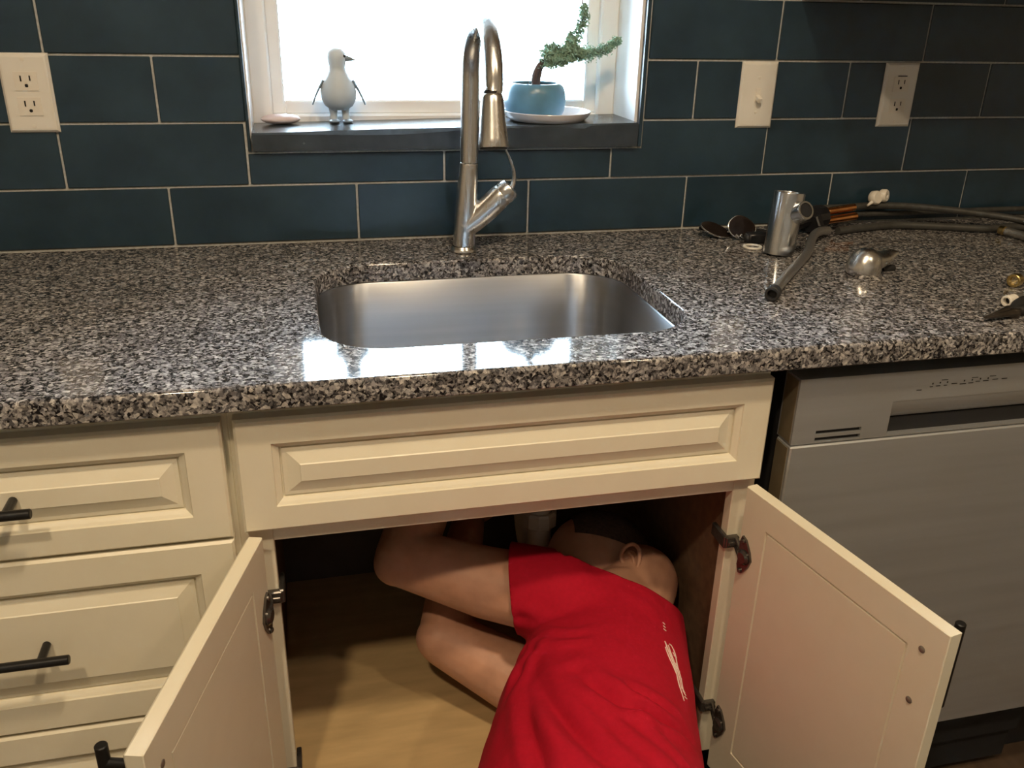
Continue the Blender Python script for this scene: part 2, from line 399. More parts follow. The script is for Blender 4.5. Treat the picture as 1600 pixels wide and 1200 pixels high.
# ------------------------------------------------------------------ base cabinets
FY, FR = -.60, -.58                             # front of doors and drawers, front of face frames
CB, CTOP = .205, .882
def raised(b, x0, x1, z0, z1, fr=.0325, extra=.0075, y=FY, th=.019, mtx=None):
    nested_panel(b, x0, x1, z0, z1, [(0, y+.003), (.003, y), (fr, y), (fr+.0008, y+.0022), (fr+.0040, y+.0042), (fr+.0078, y+.0070), (fr+.0082, y+.0105), (fr+.0098, y+.0105), (fr+.0105, y+.0085), (fr+.0155, y+.0080), (fr+.0300, y+.0020), (fr+.0312, y+.0008)], y+th, mtx, extra)
def bar_pull(parent, c, half, axis, out, post=.064):
    """black bar pull: a round bar on two posts; c is the bar's middle, out points from the board to the bar"""
    c, axis, out = V(c), V(axis), V(out); b = NB()
    lathe(b, [(.0048, -half), (.0058, -half+.001), (.0058, half-.001), (.0048, half)], c, axis, 16)
    for s in (-1, 1): tube(b, [c+axis*s*post, c+axis*s*post-out*.033], .0048, 12)
    return obj('handle', b, 'black', parent)

base = thing('sink_base_cabinet', 'cream sink base cabinet with both doors swung open and dark hinges', 'cabinet', (-.016, -.58, 0))
b = NB()
box(b, (-.363, FR, CB), (-.325, FR+.019, CTOP), .001); box(b, (.292, FR, CB), (.3235, FR+.019, CTOP), .001)
box(b, (-.325, FR, .687), (.292, FR+.019, CTOP), .001); box(b, (-.325, FR, CB), (.292, FR+.019, CB+.022), .001)
obj('face_frame', b, 'cabinet', base, False)
b = NB(); raised(b, -.3565, .3200, .7135, .8625); obj('false_drawer_front', b, 'cabinet', base, False)
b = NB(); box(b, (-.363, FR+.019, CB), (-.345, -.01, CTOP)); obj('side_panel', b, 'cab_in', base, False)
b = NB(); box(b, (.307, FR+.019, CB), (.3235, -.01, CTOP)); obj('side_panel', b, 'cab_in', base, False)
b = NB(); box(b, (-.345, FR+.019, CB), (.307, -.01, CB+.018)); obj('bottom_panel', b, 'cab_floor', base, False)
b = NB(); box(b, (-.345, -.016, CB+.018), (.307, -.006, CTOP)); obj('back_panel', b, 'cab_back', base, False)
b = NB(); box(b, (-.363, -.51, 0), (.3235, -.495, CB)); obj('toe_kick', b, 'plastic_black', base, False)

def cab_door(hinge, d, side):
    """side -1: left door, +1: right door. d runs from the hinge edge to the free edge; local x along d, local -y outside"""
    d = V((*d, 0)).normalized(); outn = V((-d.y, d.x, 0)) if side > 0 else V((d.y, -d.x, 0))
    W = .333; zb, zt = .207, .710
    # local frame: X along d, Y from outside face to inside face, Z up
    mt = Matrix(((d.x, -outn.x, 0, hinge[0]), (d.y, -outn.y, 0, hinge[1]), (0, 0, 1, 0), (0, 0, 0, 1)))
    b = NB(); T = .019
    # a board whose outside is a raised panel and whose inside has a sunk seam round a flat panel
    bb = bmesh.new()
    def rect(i, y): return [bb.verts.new((x, y, z)) for x, z in ((i, zb+i), (W-i, zb+i), (W-i, zt-i), (i, zt-i))]
    def rectp(a0, a1, c0, c1, y): return [bb.verts.new((x, y, z)) for x, z in ((a0, c0), (a1, c0), (a1, c1), (a0, c1))]
    fr = .045
    L = [rect(fr+.0315, .0015), rect(fr+.030, .0025), rect(fr+.0125, .0085), rect(fr+.0085, .0075), rect(fr, 0), rect(.003, 0), rect(0, .003), rect(0, T-.001), rect(.001, T),
         rectp(.047, W-.046, zb+.068, zt-.044, T), rectp(.0478, W-.0468, zb+.0688, zt-.0448, T-.0030), rectp(.0492, W-.0482, zb+.0702, zt-.0462, T-.0030), rectp(.0505, W-.0495, zb+.0715, zt-.0475, T-.0006)]
    bb.faces.new(L[0])
    for a, c in zip(L, L[1:]):
        for q in range(4): bb.faces.new((a[q], a[(q+1) % 4], c[(q+1) % 4], c[q]))
    bb.faces.new(L[-1]); merge(b, bb, mt)
    door = obj('door', b, 'cabinet', base, False)
    ax = d; out = outn
    hc = V((hinge[0], hinge[1], 0))+d*(W-.028)+outn*.034+V((0, 0, .633)); bar_pull(door, hc, .058, (0, 0, 1), outn, .037)
    for z in (.672, .602):                      # screw heads of the pull on the inside
        b = NB(); lathe(b, [(.0001, .0016), (.0022, .0016), (.0042, .0006), (.0042, 0)], V((hinge[0], hinge[1], z))+d*(W-.028)-outn*T, -outn, 12); obj('screw', b, 'screw', door)
    sx = -.325 if side < 0 else .292            # inner edge of the stile
    s = side
    for z in (.607, .305):
        b = NB()
        box(b, (min(sx-s*.004, sx+s*.016), FR-.009, z-.009), (max(sx-s*.004, sx+s*.016), FR, z+.009), .0015)        # plate wrapped on the stile
        box(b, (min(sx-s*.007, sx), FR-.007, z-.010), (max(sx-s*.007, sx), FR+.034, z+.010), .0015)
        p0 = V((sx+s*.012, FR-.006, z)); p1 = V((hinge[0], hinge[1], z))+d*.020-outn*(T+.004)
        for dz in (-.006, .006): tube(b, [p0+V((0, 0, dz)), (p0+p1)/2+V((-s*.003, -.004, dz)), p1+V((0, 0, dz))], .0032, 8)
        box(b, (min(sx-s*.002, sx+s*.014), FR-.0125, z-.003), (max(sx-s*.002, sx+s*.014), FR-.008, z+.003), .001)
        cup = [(a, c) for a, c in ((.008, .030), (.016, .027), (.026, .012), (.030, 0), (.026, -.012), (.016, -.027), (.008, -.030), (.004, -.018), (.006, 0), (.004, .018))]
        prism(b, cup, V((hinge[0], hinge[1], z))-outn*T, d, (0, 0, 1), -outn, .0032)
        lathe(b, [(.011, 0), (.011, .005), (.008, .008), (.0001, .008)], V((hinge[0], hinge[1], z))+d*.0165-outn*T, -outn, 14)
        h = obj('hinge', b, 'hinge', door, angle=30)
        for dz in (-.024, .024):
            b = NB(); lathe(b, [(.0035, 0), (.0035, .002), (.0018, .003), (.0001, .003)], V((hinge[0], hinge[1], z+dz))+d*.012-outn*(T+.003), -outn, 10); merge_to = b
            bm2 = bmesh.new(); bm2.from_mesh(h.data)
            bmesh.ops.translate(b, verts=b.verts[:], vec=-ORG[h]); merge(bm2, b); bm2.to_mesh(h.data); bm2.free()
    return door
cab_door((-.3545, -.6015), (-.0925, -.328), -1)
cab_door((.3150, -.6045), (.0630, -.3263), 1)

dr = thing('drawer_base_cabinet', 'cream three-drawer base cabinet left of the sink cabinet', 'cabinet', (-.674, -.58, 0))
DX0, DX1 = -.979, -.3695
b = NB()
box(b, (DX0-.006, FR, CB), (-.363, FR+.019, CTOP), .001); obj('face_frame', b, 'cabinet', dr, False)
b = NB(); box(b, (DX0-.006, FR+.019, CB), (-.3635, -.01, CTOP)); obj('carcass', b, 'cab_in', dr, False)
b = NB(); box(b, (DX0-.006, -.51, 0), (-.3635, -.495, CB)); obj('toe_kick', b, 'plastic_black', dr, False)
for z0, z1, hz in ((.7095, .8615, .7885), (.4585, .7055, .5905), (.2075, .4545, .337)):
    b = NB(); raised(b, DX0, DX1, z0, z1, fr=.0335 if z0 > .7 else .042, extra=.008 if z0 > .7 else 0); dw = obj('drawer', b, 'cabinet', dr, False)
    bar_pull(dw, ((DX0+DX1)/2, -.635, hz), .106 if z0 > .7 else .1115, (1, 0, 0), (0, -1, 0), .080)

# dishwasher
dsh = thing('dishwasher', 'stainless steel dishwasher with pocket handle right of the open door', 'dishwasher', (.655, -.60, 0))
X0, X1 = .357, .955
b = NB(); box(b, (X0+.006, -.560, .10), (X1-.006, -.02, .866)); obj('tub', b, 'dark', dsh, False)
b = NB(); cell_panel(b, [X0, .392, .4615, .503, X1-.148, X1-.075, X1], [.7615, .7638, .7700, .7742, .7804, .7825, .8145, .858], FY, -.563,
    {(1, 1): .02, (1, 3): .02, (3, 1): .030, (3, 2): .030, (3, 3): .030, (3, 4): .022, (3, 5): .022})
obj('control_panel', b, 'dish_steel', dsh, False)
b = NB()
bb = bmesh.new(); ra = [];                       # curved hood of the pocket handle
for k in range(9):
    a = k/8*math.pi/2; ra.append([(.503, FY+.0005+.018*(1-math.cos(a)), .8155-.031*math.sin(a)), (X1-.148, FY+.0005+.018*(1-math.cos(a)), .8155-.031*math.sin(a))])
vs = [[bb.verts.new(p) for p in r_] for r_ in ra]; vb = [[bb.verts.new(V(p)+V((0, .003, .004))) for p in r_] for r_ in ra]
skin_rings(bb, [[a[0], a[1], c[1], c[0]] for a, c in zip(vs, vb)]); merge(b, bb); obj('handle_hood', b, 'dish_steel', dsh)
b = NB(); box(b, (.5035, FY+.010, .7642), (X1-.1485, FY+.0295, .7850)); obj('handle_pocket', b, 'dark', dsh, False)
b = NB(); box(b, (.3925, FY+.0045, .7640), (.461, FY+.0195, .7698)); box(b, (.3925, FY+.0045, .7744), (.461, FY+.0195, .7802)); obj('vent_grille', b, 'dark', dsh, False)
b = NB(); box(b, (X0-.001, FY-.003, .20), (X1+.001, -.565, .7600), .002); obj('door', b, 'dish_steel', dsh, False)
b = NB(); box(b, (X0-.0018, FY+.004, .20), (X0-.0006, -.567, .756)); box(b, (X0-.0008, FY+.004, .764), (X0-.0002, -.567, .855)); obj('door_edge', b, 'dish_side', dsh, False)  # thin plates carrying the painted golden reflection
b = NB(); box(b, (X0+.004, -.545, .02), (X1-.004, -.53, .19), .002); obj('kick_plate', b, 'dark', dsh, False)
b = NB()                                         # printed control marks: small dots over short dashes
for px, pz, ww in ((.540, .829, .008), (.5585, .8325, .005), (.5690, .8330, .007), (.5805, .8330, .005), (.5945, .8345, .009), (.6085, .8330, .010), (.6210, .8335, .008), (.6320, .8350, .007), (.6450, .8350, .009), (.66, .836, .009), (.675, .836, .009)):
    box(b, (px-ww/2, FY-.0003, pz-.0006), (px+ww/2, FY+.0002, pz+.0006))
for px, pz in ((.5600, .8370), (.5715, .8375), (.5830, .8375), (.6100, .8375), (.6225, .8380), (.6355, .8385), (.6480, .8385)):
    box(b, (px-.0009, FY-.0003, pz-.0012), (px+.0009, FY+.0002, pz+.0012))
for px in (.578, .626, .655): box(b, (px-.005, FY-.0003, .8408), (px+.005, FY+.0002, .8418))
obj('control_marks', b, 'plastic_black', dsh, False)
# cabinet beyond the dishwasher keeps the run going out of frame
far = thing('end_base_cabinet', 'cream base cabinet beyond the dishwasher at the far right', 'cabinet', (1.27, -.58, 0))
b = NB(); box(b, (.962, FR, CB), (1.58, -.01, CTOP), .001); obj('carcass', b, 'cabinet', far, False)
b = NB(); raised(b, .968, 1.574, .7135, .8625); obj('drawer', b, 'cabinet', far, False)
b = NB(); raised(b, .968, 1.574, .207, .709, .045, 0); obj('door', b, 'cabinet', far, False)
b = NB(); box(b, (.962, -.51, 0), (1.58, -.495, CB)); obj('toe_kick', b, 'plastic_black', far, False)
# wall cabinet over the right part of the counter (its underside shows at the top edge)
up = thing('wall_cabinet', 'cream wall cabinet whose underside shows at the top right edge', 'cabinet', (1.2, -.2, 1.33))
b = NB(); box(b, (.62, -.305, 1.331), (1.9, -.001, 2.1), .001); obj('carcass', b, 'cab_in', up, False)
b = NB(); raised(b, .624, 1.256, 1.333, 2.095, .055, 0, -.325, .019); obj('door', b, 'cabinet', up, False)
b = NB(); raised(b, 1.262, 1.896, 1.333, 2.095, .055, 0, -.325, .019); obj('door', b, 'cabinet', up, False)

# ------------------------------------------------------------------ countertop with the sink cut-out
SK = (-.003, -.345, .2475, .1875, .086)          # centre, half sizes, corner radius
def countertop():
    b = NB(); x0, x1, y0, y1, z0, z1 = -1.4, 1.6, -.625, -.0005, .884, CT
    def dense(o):
        out = []
        for p_, q_ in zip(o, o[1:]+o[:1]):
            k_ = 12 if math.dist(p_, q_) > .08 else 1
            out += [(p_[0]+(q_[0]-p_[0])*i/k_, p_[1]+(q_[1]-p_[1])*i/k_) for i in range(k_)]
        return out
    inner = dense(rrect(*SK, 12)); N = len(inner)
    # outer loop sampled so that it pairs with the inner one by direction
    cx, cy = SK[0], SK[1]
    def outer(off):
        out = []
        X0_, X1_, Y0_, Y1_ = x0+off, x1-off, y0+off, y1-off
        for px, py in inner:
            dx, dy = px-cx, py-cy
            # corner samples map to the slab's corners, side samples spread along its sides
            t = min((X1_-cx)/dx if dx > 1e-9 else 1e9, (X0_-cx)/dx if dx < -1e-9 else 1e9, (Y1_-cy)/dy if dy > 1e-9 else 1e9, (Y0_-cy)/dy if dy < -1e-9 else 1e9)
            out.append((cx+dx*t, cy+dy*t))
        used = set()                      # snap the nearest samples to the four corners
        for c in ((X0_, Y0_), (X1_, Y0_), (X1_, Y1_), (X0_, Y1_)):
            k = min((i for i in range(N) if i not in used), key=lambda i: (out[i][0]-c[0])**2+(out[i][1]-c[1])**2); out[k] = c; used.add(k)
        return out
    rb = .005; prof = [(rb, 0)]+[(rb-rb*math.sin(a), rb-rb*math.cos(a)) for a in [math.pi/2*k/4 for k in range(1, 5)]]
    loops = []
    ib = .004
    for q in [math.pi/2*k/3 for k in range(4)]:
        e = ib-ib*math.sin(math.pi/2-q)      # from hole wall up to the top
    def inl(grow, z): return [b.verts.new((x, y, z)) for x, y in dense(rrect(SK[0], SK[1], SK[2]+grow, SK[3]+grow, SK[4]+grow, 12))]
    def oul(off, z): return [b.verts.new((x, y, z)) for x, y in outer(off)]
    L = [inl(0, z0), inl(0, z0+.001), inl(0, z1-.0042), inl(0, z1-.004), inl(.0012, z1-.0012), inl(.004, z1), inl(.0045, z1), inl(.012, z1), oul(.012, z1), oul(.0055, z1)]
    L += [oul(o_, z1-d_) for o_, d_ in prof]
    L += [oul(0, z1-.0055), oul(0, z0+.0025), oul(0, z0+.002), oul(.002, z0), oul(.006, z0), inl(.006, z0), inl(.001, z0)]
    skin_rings(b, L, close=True)
    return b
ct = obj('countertop', countertop(), 'granite', angle=50)
tag(ct, 'speckled grey granite countertop with polished edge and sink cut-out', 'countertop')

# sink
sk = thing('undermount_sink', 'brushed stainless steel undermount sink basin under the granite cut-out', 'sink', (SK[0], SK[1], .70))
b = NB()
def sl(grow, z, r=None): return [b.verts.new((x, y, z)) for x, y in rrect(SK[0], SK[1], SK[2]+grow, SK[3]+grow, max(.01, (r or SK[4]+grow)), 12)]
t_ = .0015
L = [sl(.022, .8835), sl(.0005, .8835), sl(-.0015, .8815), sl(-.004, .80, .078), sl(-.007, .745, .072), sl(-.013, .722, .066), sl(-.024, .710, .06), sl(-.04, .706, .05), sl(-.12, .7025, .04), sl(-.12, .7010, .04), sl(-.04, .7045, .05), sl(-.023, .7085, .06), sl(-.0115, .721, .066), sl(-.0055, .745, .072), sl(-.0025, .80, .078), sl(.0, .8795), sl(.022, .8820)]
skin_rings(b, L, False, False, True); b.faces.new(L[8][::-1]); b.faces.new(L[9]) if False else None
obj('basin', b, 'sink', sk, angle=60)
b = NB(); lathe(b, [(.0001, .003), (.030, .003), (.036, .0065), (.043, .0065), (.046, .0045), (.046, .002), (.0001, .0015)], (.100, -.285, .7025), seg=32); obj('drain', b, 'chrome', sk)

# drain pipe and trap under the sink
DXP, DYP = .100, -.285
dp = thing('drain_pipe', "white plastic drain pipe and trap under the sink beside the person's head", 'pipe', (DXP, DYP, .3))
b = NB(); tube(b, [(DXP, DYP, .70), (DXP, DYP, .455)], .0190, 20); obj('tailpiece', b, 'pvc', dp)
b = NB(); lathe(b, [(.022, 0), (.03, .002), (.03, .024), (.026, .028), (.022, .028)], (DXP, DYP, .475), seg=10, closed=True); obj('slip_nut', b, 'pvc', dp, angle=20)
b = NB(); cx = DXP
pts = spline([(cx, DYP, .47), (cx, DYP, .435), (cx, DYP+.03, .400), (cx, DYP+.07, .400), (cx, DYP+.10, .435), (cx, DYP+.11, .465), (cx, DYP+.15, .48), (cx, -.02, .48)], 6)
tube(b, pts, .021, 18); obj('trap', b, 'pvc', dp)

# ------------------------------------------------------------------ wall plates
def plate(cx, cz, kind, label, name):
    cat = 'switch' if kind == 's' else 'outlet'
    t = thing(name, label, cat, (cx, 0, cz)); b = NB(); W, H = .0355, .0578
    nested_panel(b, cx-W, cx+W, cz-H, cz+H, [(0, -.002), (.0035, -.0055), (.006, -.006)], .001); pl = obj('cover_plate', b, 'plate', t, False)
    if kind == 's':
        b = NB(); box(b, (cx-.0052, -.0068, cz-.012), (cx+.0052, -.0055, cz+.012), .0004); obj('toggle_slot', b, 'white', t, False)
        b = NB(); bb = bmesh.new(); box(bb, (-.0038, -.016, -.005), (.0038, 0, .005), .0015)
        merge(b, bb, Matrix.Translation((cx, -.004, cz-.003)) @ Matrix.Rotation(math.radians(22), 4, 'X')); obj('toggle', b, 'white', t, False)
        sz = (-.030, .030)
    else:
        for k, dz in enumerate((.0195, -.0195) if kind == 'r' else (.0175, -.0190)):
            z = cz+dz; b = NB()
            xs = [cx-.0165, cx-.0078, cx-.0055, cx-.0022, cx+.0022, cx+.0050, cx+.0072, cx+.0165]; zs = [z-.0135, z-.0085, z-.0040, z-.0005, z+.0085, z+.0135]
            cell_panel(b, xs, zs, -.0072, -.0050, {(1, 3): .002, (5, 3): .002, (3, 1): .002})
            rc = obj('receptacle', b, 'white', t, False)
            b = NB(); box(b, (cx-.0076, -.0071, z), (cx-.0056, -.0054, z+.0080)); box(b, (cx+.0052, -.0071, z+.001), (cx+.0070, -.0054, z+.0080)); lathe(b, [(.0026, 0), (.0026, .0018)], (cx, -.0054, z-.0062), (0, -1, 0), 10)
            obj('slots', b, 'dark', rc, False)
        if kind == 'r':
            b = NB(); box(b, (cx-.0095, -.0075, cz+.0335), (cx+.0095, -.0062, cz+.0352)); obj('painted_shadow', b, 'dark', t, False)  # thin dark strip painting in the shadow line above the upper receptacle
        sz = (-.0485, .0485)
    for dz in sz:
        b = NB(); lathe(b, [(.0030, 0), (.0026, .0009), (.0001, .0011)], (cx, -.0058, cz+dz), (0, -1, 0), 12); obj('screw', b, 'white', t)
plate(-.654, 1.160, 'o', 'white double outlet plate on the dark tile left of the window', 'wall_outlet')
plate(.563, 1.157, 's', 'white toggle light switch plate right of the window', 'light_switch')
plate(.857, 1.157, 'r', 'white double outlet plate at right, above the coiled hoses', 'wall_outlet')

# ------------------------------------------------------------------ pull-down kitchen faucet
fc = thing('kitchen_faucet', 'brushed nickel gooseneck pull-down faucet standing behind the sink', 'faucet', (0, -.101, CT))
b = NB(); lathe(b, [(.0205, 0), (.0225, .001), (.0225, .004), (.0205, .007), (.0190, .010), (.0190, .0)], (0, -.101, CT), seg=40, closed=False); obj('base_ring', b, 'nickel', fc)
b = NB(); ax = V((.0105, 0, .16)).normalized()
lathe(b, [(.0185, .007), (.0182, .03), (.0178, .07), (.0168, .105), (.0158, .13), (.0153, .148)], (0, -.101, CT), ax, 40)
# side valve housing sweeping up to the right
hp = spline([(.000, -.101, CT+.040), (.020, -.103, CT+.054), (.040, -.106, CT+.072), (.058, -.109, CT+.090), (.066, -.110, CT+.097)], 5)
tube(b, hp, [.0185+.0015*math.sin(i/len(hp)*3) for i in range(len(hp))], 28)
obj('body', voxel(b, .0016, 8), 'nickel', fc, angle=180)
b = NB(); d = V((.66, -.08, .62)).normalized(); c0 = V((.063, -.1098, CT+.0935))
lathe(b, [(.0150, 0), (.0185, .0015), (.0190, .008), (.0185, .016), (.0165, .0205), (.010, .0225), (.0001, .0228)], c0, d, 32); obj('handle_cap', b, 'nickel', fc)
b = NB(); lp = spline([(.074, -.112, CT+.100), (.082, -.114, CT+.115), (.0815, -.115, CT+.135), (.074, -.116, CT+.155), (.0655, -.117, CT+.172)], 5)
rings = []
for i, p_ in enumerate(lp):
    t = i/(len(lp)-1); a = .0075*(1-t)+.0042*t; c = .0045*(1-t)+.0016*t
    dd = (lp[min(i+1, len(lp)-1)]-lp[max(i-1, 0)]).normalized(); u = V((0, 1, 0)); v = dd.cross(u).normalized(); rings.append(ring(b, p_, u, v, a, c, 14))
skin_rings(b, rings); obj('lever', b, 'nickel', fc)
b = NB(); tp = [V((.0098, -.101, CT+.148)), V((.0107, -.101, CT+.20)), V((.0113, -.101, CT+.27))]
R_ = .0975; cz_ = CT+.275
for k in range(1, 24):
    a = math.pi*k/24*1.03; tp.append(V((.0113-.004*k/24, -.101-R_+R_*math.cos(a), cz_+R_*.92*math.sin(a))))
tp += [V((.0045, -.2985, CT+.272))]
tube(b, tp, [.0148]*3+[.0148-.0022*k/24 for k in range(1, 24)]+[.0126], 24); obj('spout', b, 'nickel', fc)
b = NB(); sa = V((.0045, -.2985, CT+.2725)); sd = V((-.0005, -.014, -.07)).normalized()
lathe(b, [(.0128, 0), (.0140, .0008), (.0150, .004), (.0160, .012), (.0180, .035), (.0208, .060), (.0220, .070), (.0216, .0715)], sa, sd, 36)
sh = obj('spray_head', b, 'nickel', fc)
b = NB(); lathe(b, [(.0190, .0714), (.0190, .0735), (.0120, .0745), (.0001, .0745)], sa, sd, 30); obj('spray_face', b, 'rubber', sh)
b = NB(); lathe(b, [(.0125, -.003), (.0125, .001)], sa, sd, 24); obj('collar', b, 'plastic_black', sh)

# ------------------------------------------------------------------ things on the window sill
ZS = sill_z
pg = thing('penguin_figurine', 'small pale penguin figurine with spread flippers on the window sill', 'figurine', (-.184, .095, ZS(-.184)))
zb = ZS(-.184); X = V((1, 0, 0)); Y = V((0, 1, 0)); Z = V((0, 0, 1)); PC = V((-.1850, .095, zb))
b = NB(); lathe(b, [(.0001, .021), (.014, .0225), (.024, .029), (.0305, .041), (.0315, .052), (.0285, .065), (.021, .078), (.0155, .086), (.0142, .092), (.0155, .099), (.0168, .107), (.0155, .116), (.010, .1225), (.0001, .1245)], PC, seg=28); obj('torso', b, 'penguin', pg)
b = NB(); tube(b, [PC+V((.012, -.004, .1075)), PC+V((.022, -.006, .1065)), PC+V((.031, -.007, .1045))], [.0058, .0040, .0008], 12); obj('beak', b, 'penguin_d', pg)
b = NB(); ellipsoid(b, PC+V((.0125, -.0105, .1115)), (X, Y, Z), (.0022, .0022, .0026), 10, 8); ellipsoid(b, PC+V((.0125, .0085, .1115)), (X, Y, Z), (.0022, .0022, .0026), 10, 8); obj('eyes', b, 'plastic_black', pg)
for s in (-1, 1):
    b = NB(); rings = []; wp = spline([PC+V((s*.025, 0, .072)), PC+V((s*.033, -.001, .058)), PC+V((s*.040, -.002, .044)), PC+V((s*.0455, -.002, .031))], 4)
    for i, p_ in enumerate(wp):
        t = i/(len(wp)-1); dd = (wp[min(i+1, len(wp)-1)]-wp[max(0, i-1)]).normalized(); v = dd.cross(Y).normalized(); rings.append(ring(b, p_, Y, v, .011*(1-.75*t**1.5), .0030*(1-.5*t), 12))
    skin_rings(b, rings); obj('flipper', b, 'penguin_d', pg)
    b = NB(); tube(b, [PC+V((s*.0105, 0, .028)), PC+V((s*.0105, 0, .014)), PC+V((s*.0108, -.001, .004))], [.008, .0062, .0070], 14); lg = obj('leg', b, 'penguin', pg)
    b = NB(); ellipsoid(b, PC+V((s*.0115+.002, -.006, .0036)), (X, Y, Z), (.0095, .014, .0038), 16, 8); obj('foot', b, 'penguin_d', lg)

st = NB(); c = V((-.286, .098, ZS(-.286)+.0088))
ellipsoid(st, c, (X, Y, Z), (.034, .022, .0088), 26, 14)
for v in st.verts: v.co += (v.co-c).normalized()*noise.noise(v.co*40)*.0016
so = obj('smooth_stone', st, 'stone', loc=(-.286, .098, ZS(-.286))); tag(so, 'flat pinkish white stone lying at the left end of the sill', 'stone')

zc = ZS(.185); DC = V((.184, .062, zc))
dish = NB(); lathe(dish, [(.0001, .0012), (.060, .0012), (.066, .0025), (.0735, .0095), (.0775, .0165), (.0795, .0170), (.0800, .0160), (.0760, .0085), (.068, .0010), (.062, 0), (.0001, 0)], DC, seg=56)
dd_ = obj('saucer', dish, 'ceramic', loc=DC); tag(dd_, 'shallow white saucer under the bonsai pot on the sill', 'saucer')
PP = V((.163, .070, zc+.0014))
bn = thing('bonsai_tree', 'small windswept juniper bonsai in a rounded blue glazed pot', 'bonsai', PP)
b = NB(); lathe(b, [(.0001, 0), (.041, 0), (.048, .004), (.0535, .016), (.0555, .031), (.0545, .046), (.0505, .057), (.0455, .0620), (.0430, .0620), (.0423, .059), (.0455, .055), (.048, .045), (.047, .018), (.0001, .014)], PP, seg=48); obj('pot', b, 'pot', bn)
b = NB(); lathe(b, [(.0001, .056), (.030, .0555), (.0445, .0545), (.0445, .048), (.0001, .048)], PP, seg=30)
for v in b.verts: v.co.z += noise.noise(v.co*90)*.0018
obj('soil', b, 'soil', bn)
def PPx(x, y, z): return PP+V((x-.004, y-.01, z+.011))
b = NB(); paths = []
def limb(pts, r0, r1, n=6):
    p_ = spline(pts, n); tube(b, p_, [r0+(r1-r0)*i/(len(p_)-1) for i in range(len(p_))], 9); paths.append(p_); return p_
limb([PPx(.001, 0, .040), PPx(.000, 0, .062), PPx(.006, 0, .078), PPx(.016, 0, .089)], .0062, .0050)
limb([PPx(.007, .004, .042), PPx(.009, .004, .062), PPx(.012, .003, .076), PPx(.018, 0, .088)], .0036, .0034)
limb([PPx(.016, 0, .089), PPx(.034, -.004, .098), PPx(.055, -.006, .103), PPx(.078, -.008, .100), PPx(.100, -.010, .101), PPx(.122, -.012, .107), PPx(.140, -.013, .120), PPx(.150, -.013, .126)], .0046, .0010)
limb([PPx(.060, -.006, .103), PPx(.070, -.004, .116), PPx(.077, -.003, .136), PPx(.083, -.003, .158), PPx(.082, -.003, .178), PPx(.079, -.003, .205)], .0026, .0009)
limb([PPx(.055, -.004, .103), PPx(.062, .004, .118), PPx(.068, .010, .134)], .0018, .0008)
limb([PPx(.020, 0, .090), PPx(.032, -.010, .088), PPx(.050, -.016, .089), PPx(.066, -.018, .093)], .0026, .0010)
limb([PPx(.018, 0, .090), PPx(.026, .006, .104), PPx(.036, .010, .113)], .0022, .0008)
limb([PPx(-.011, -.004, .044), PPx(-.013, -.004, .054), PPx(-.0165, -.004, .060)], .0010, .0006)
obj('trunk', b, 'bark', bn)
b = NB(); rnd = random.Random(3)
def sprig(p, r):
    for _ in range(7):
        d_ = V((rnd.gauss(0, 1), rnd.gauss(0, 1), rnd.gauss(.25, 1))).normalized(); q = p+V((rnd.gauss(0, r), rnd.gauss(0, r), rnd.gauss(0, r)))
        u, v = frame_of(d_); a = .0013; l = rnd.uniform(.0035, .007)
        t0 = [b.verts.new(q+u*a*math.cos(k*2.094)+v*a*math.sin(k*2.094)) for k in range(3)]; tip = b.verts.new(q+d_*l); mid = b.verts.new(q-d_*l*.4)
        for k in range(3): b.faces.new((t0[k], t0[(k+1) % 3], tip)); b.faces.new((t0[(k+1) % 3], t0[k], mid))
for pi, lo, hi, sp, cnt in ((2, .0, .95, .0085, 330), (3, .15, .82, .0075, 120), (4, .2, 1, .0075, 70), (5, .1, 1, .0085, 140), (6, .2, 1, .008, 80), (2, .05, .55, .011, 150)):
    for _ in range(cnt):
        t = rnd.uniform(lo, hi); p_ = paths[pi]; q = p_[min(len(p_)-1, int(t*(len(p_)-1)))]; tp_ = 1.15-.75*t
        sprig(q+V((rnd.gauss(0, .003), rnd.gauss(0, .005)*tp_, rnd.gauss(.001, .0050)*tp_)), sp*.5*tp_)
fo = obj('foliage', b, 'leaf', bn, False); fo['kind'] = 'stuff'

# ------------------------------------------------------------------ old faucet parts on the right of the counter
ob = thing('old_faucet_body', 'bare chrome faucet body standing upright with a side outlet stub', 'faucet part', (.531, -.205, CT))
ax = V((.010, .008, .104)); A = ax.normalized(); o0 = V((.533, -.203, CT))
b = NB(); r = .0262
lathe(b, [(r*.90, 0), (r, .001), (r, .104), (r*.98, .1055), (r*.84, .1055), (r*.82, .104), (r*.82, .004), (r*.80, 0)], o0, A, 40, True); obj('barrel', b, 'chrome', ob)
sd_ = V((.16, -.85, .42)).normalized(); s0 = o0+A*.068+V((.008, -.008, 0))
b = NB(); lathe(b, [(.0180, -.006), (.0172, .012), (.0160, .028), (.0158, .034), (.0152, .035), (.0122, .035), (.0120, .033), (.0120, .002)], s0, sd_, 32); obj('outlet_stub', b, 'chrome', ob)
b = NB(); lathe(b, [(.01195, .0335), (.0116, .0335), (.0116, .006), (.0001, .006), (.0001, .003), (.01195, .003)], s0, sd_, 24); obj('outlet_bore', b, 'dark', ob)

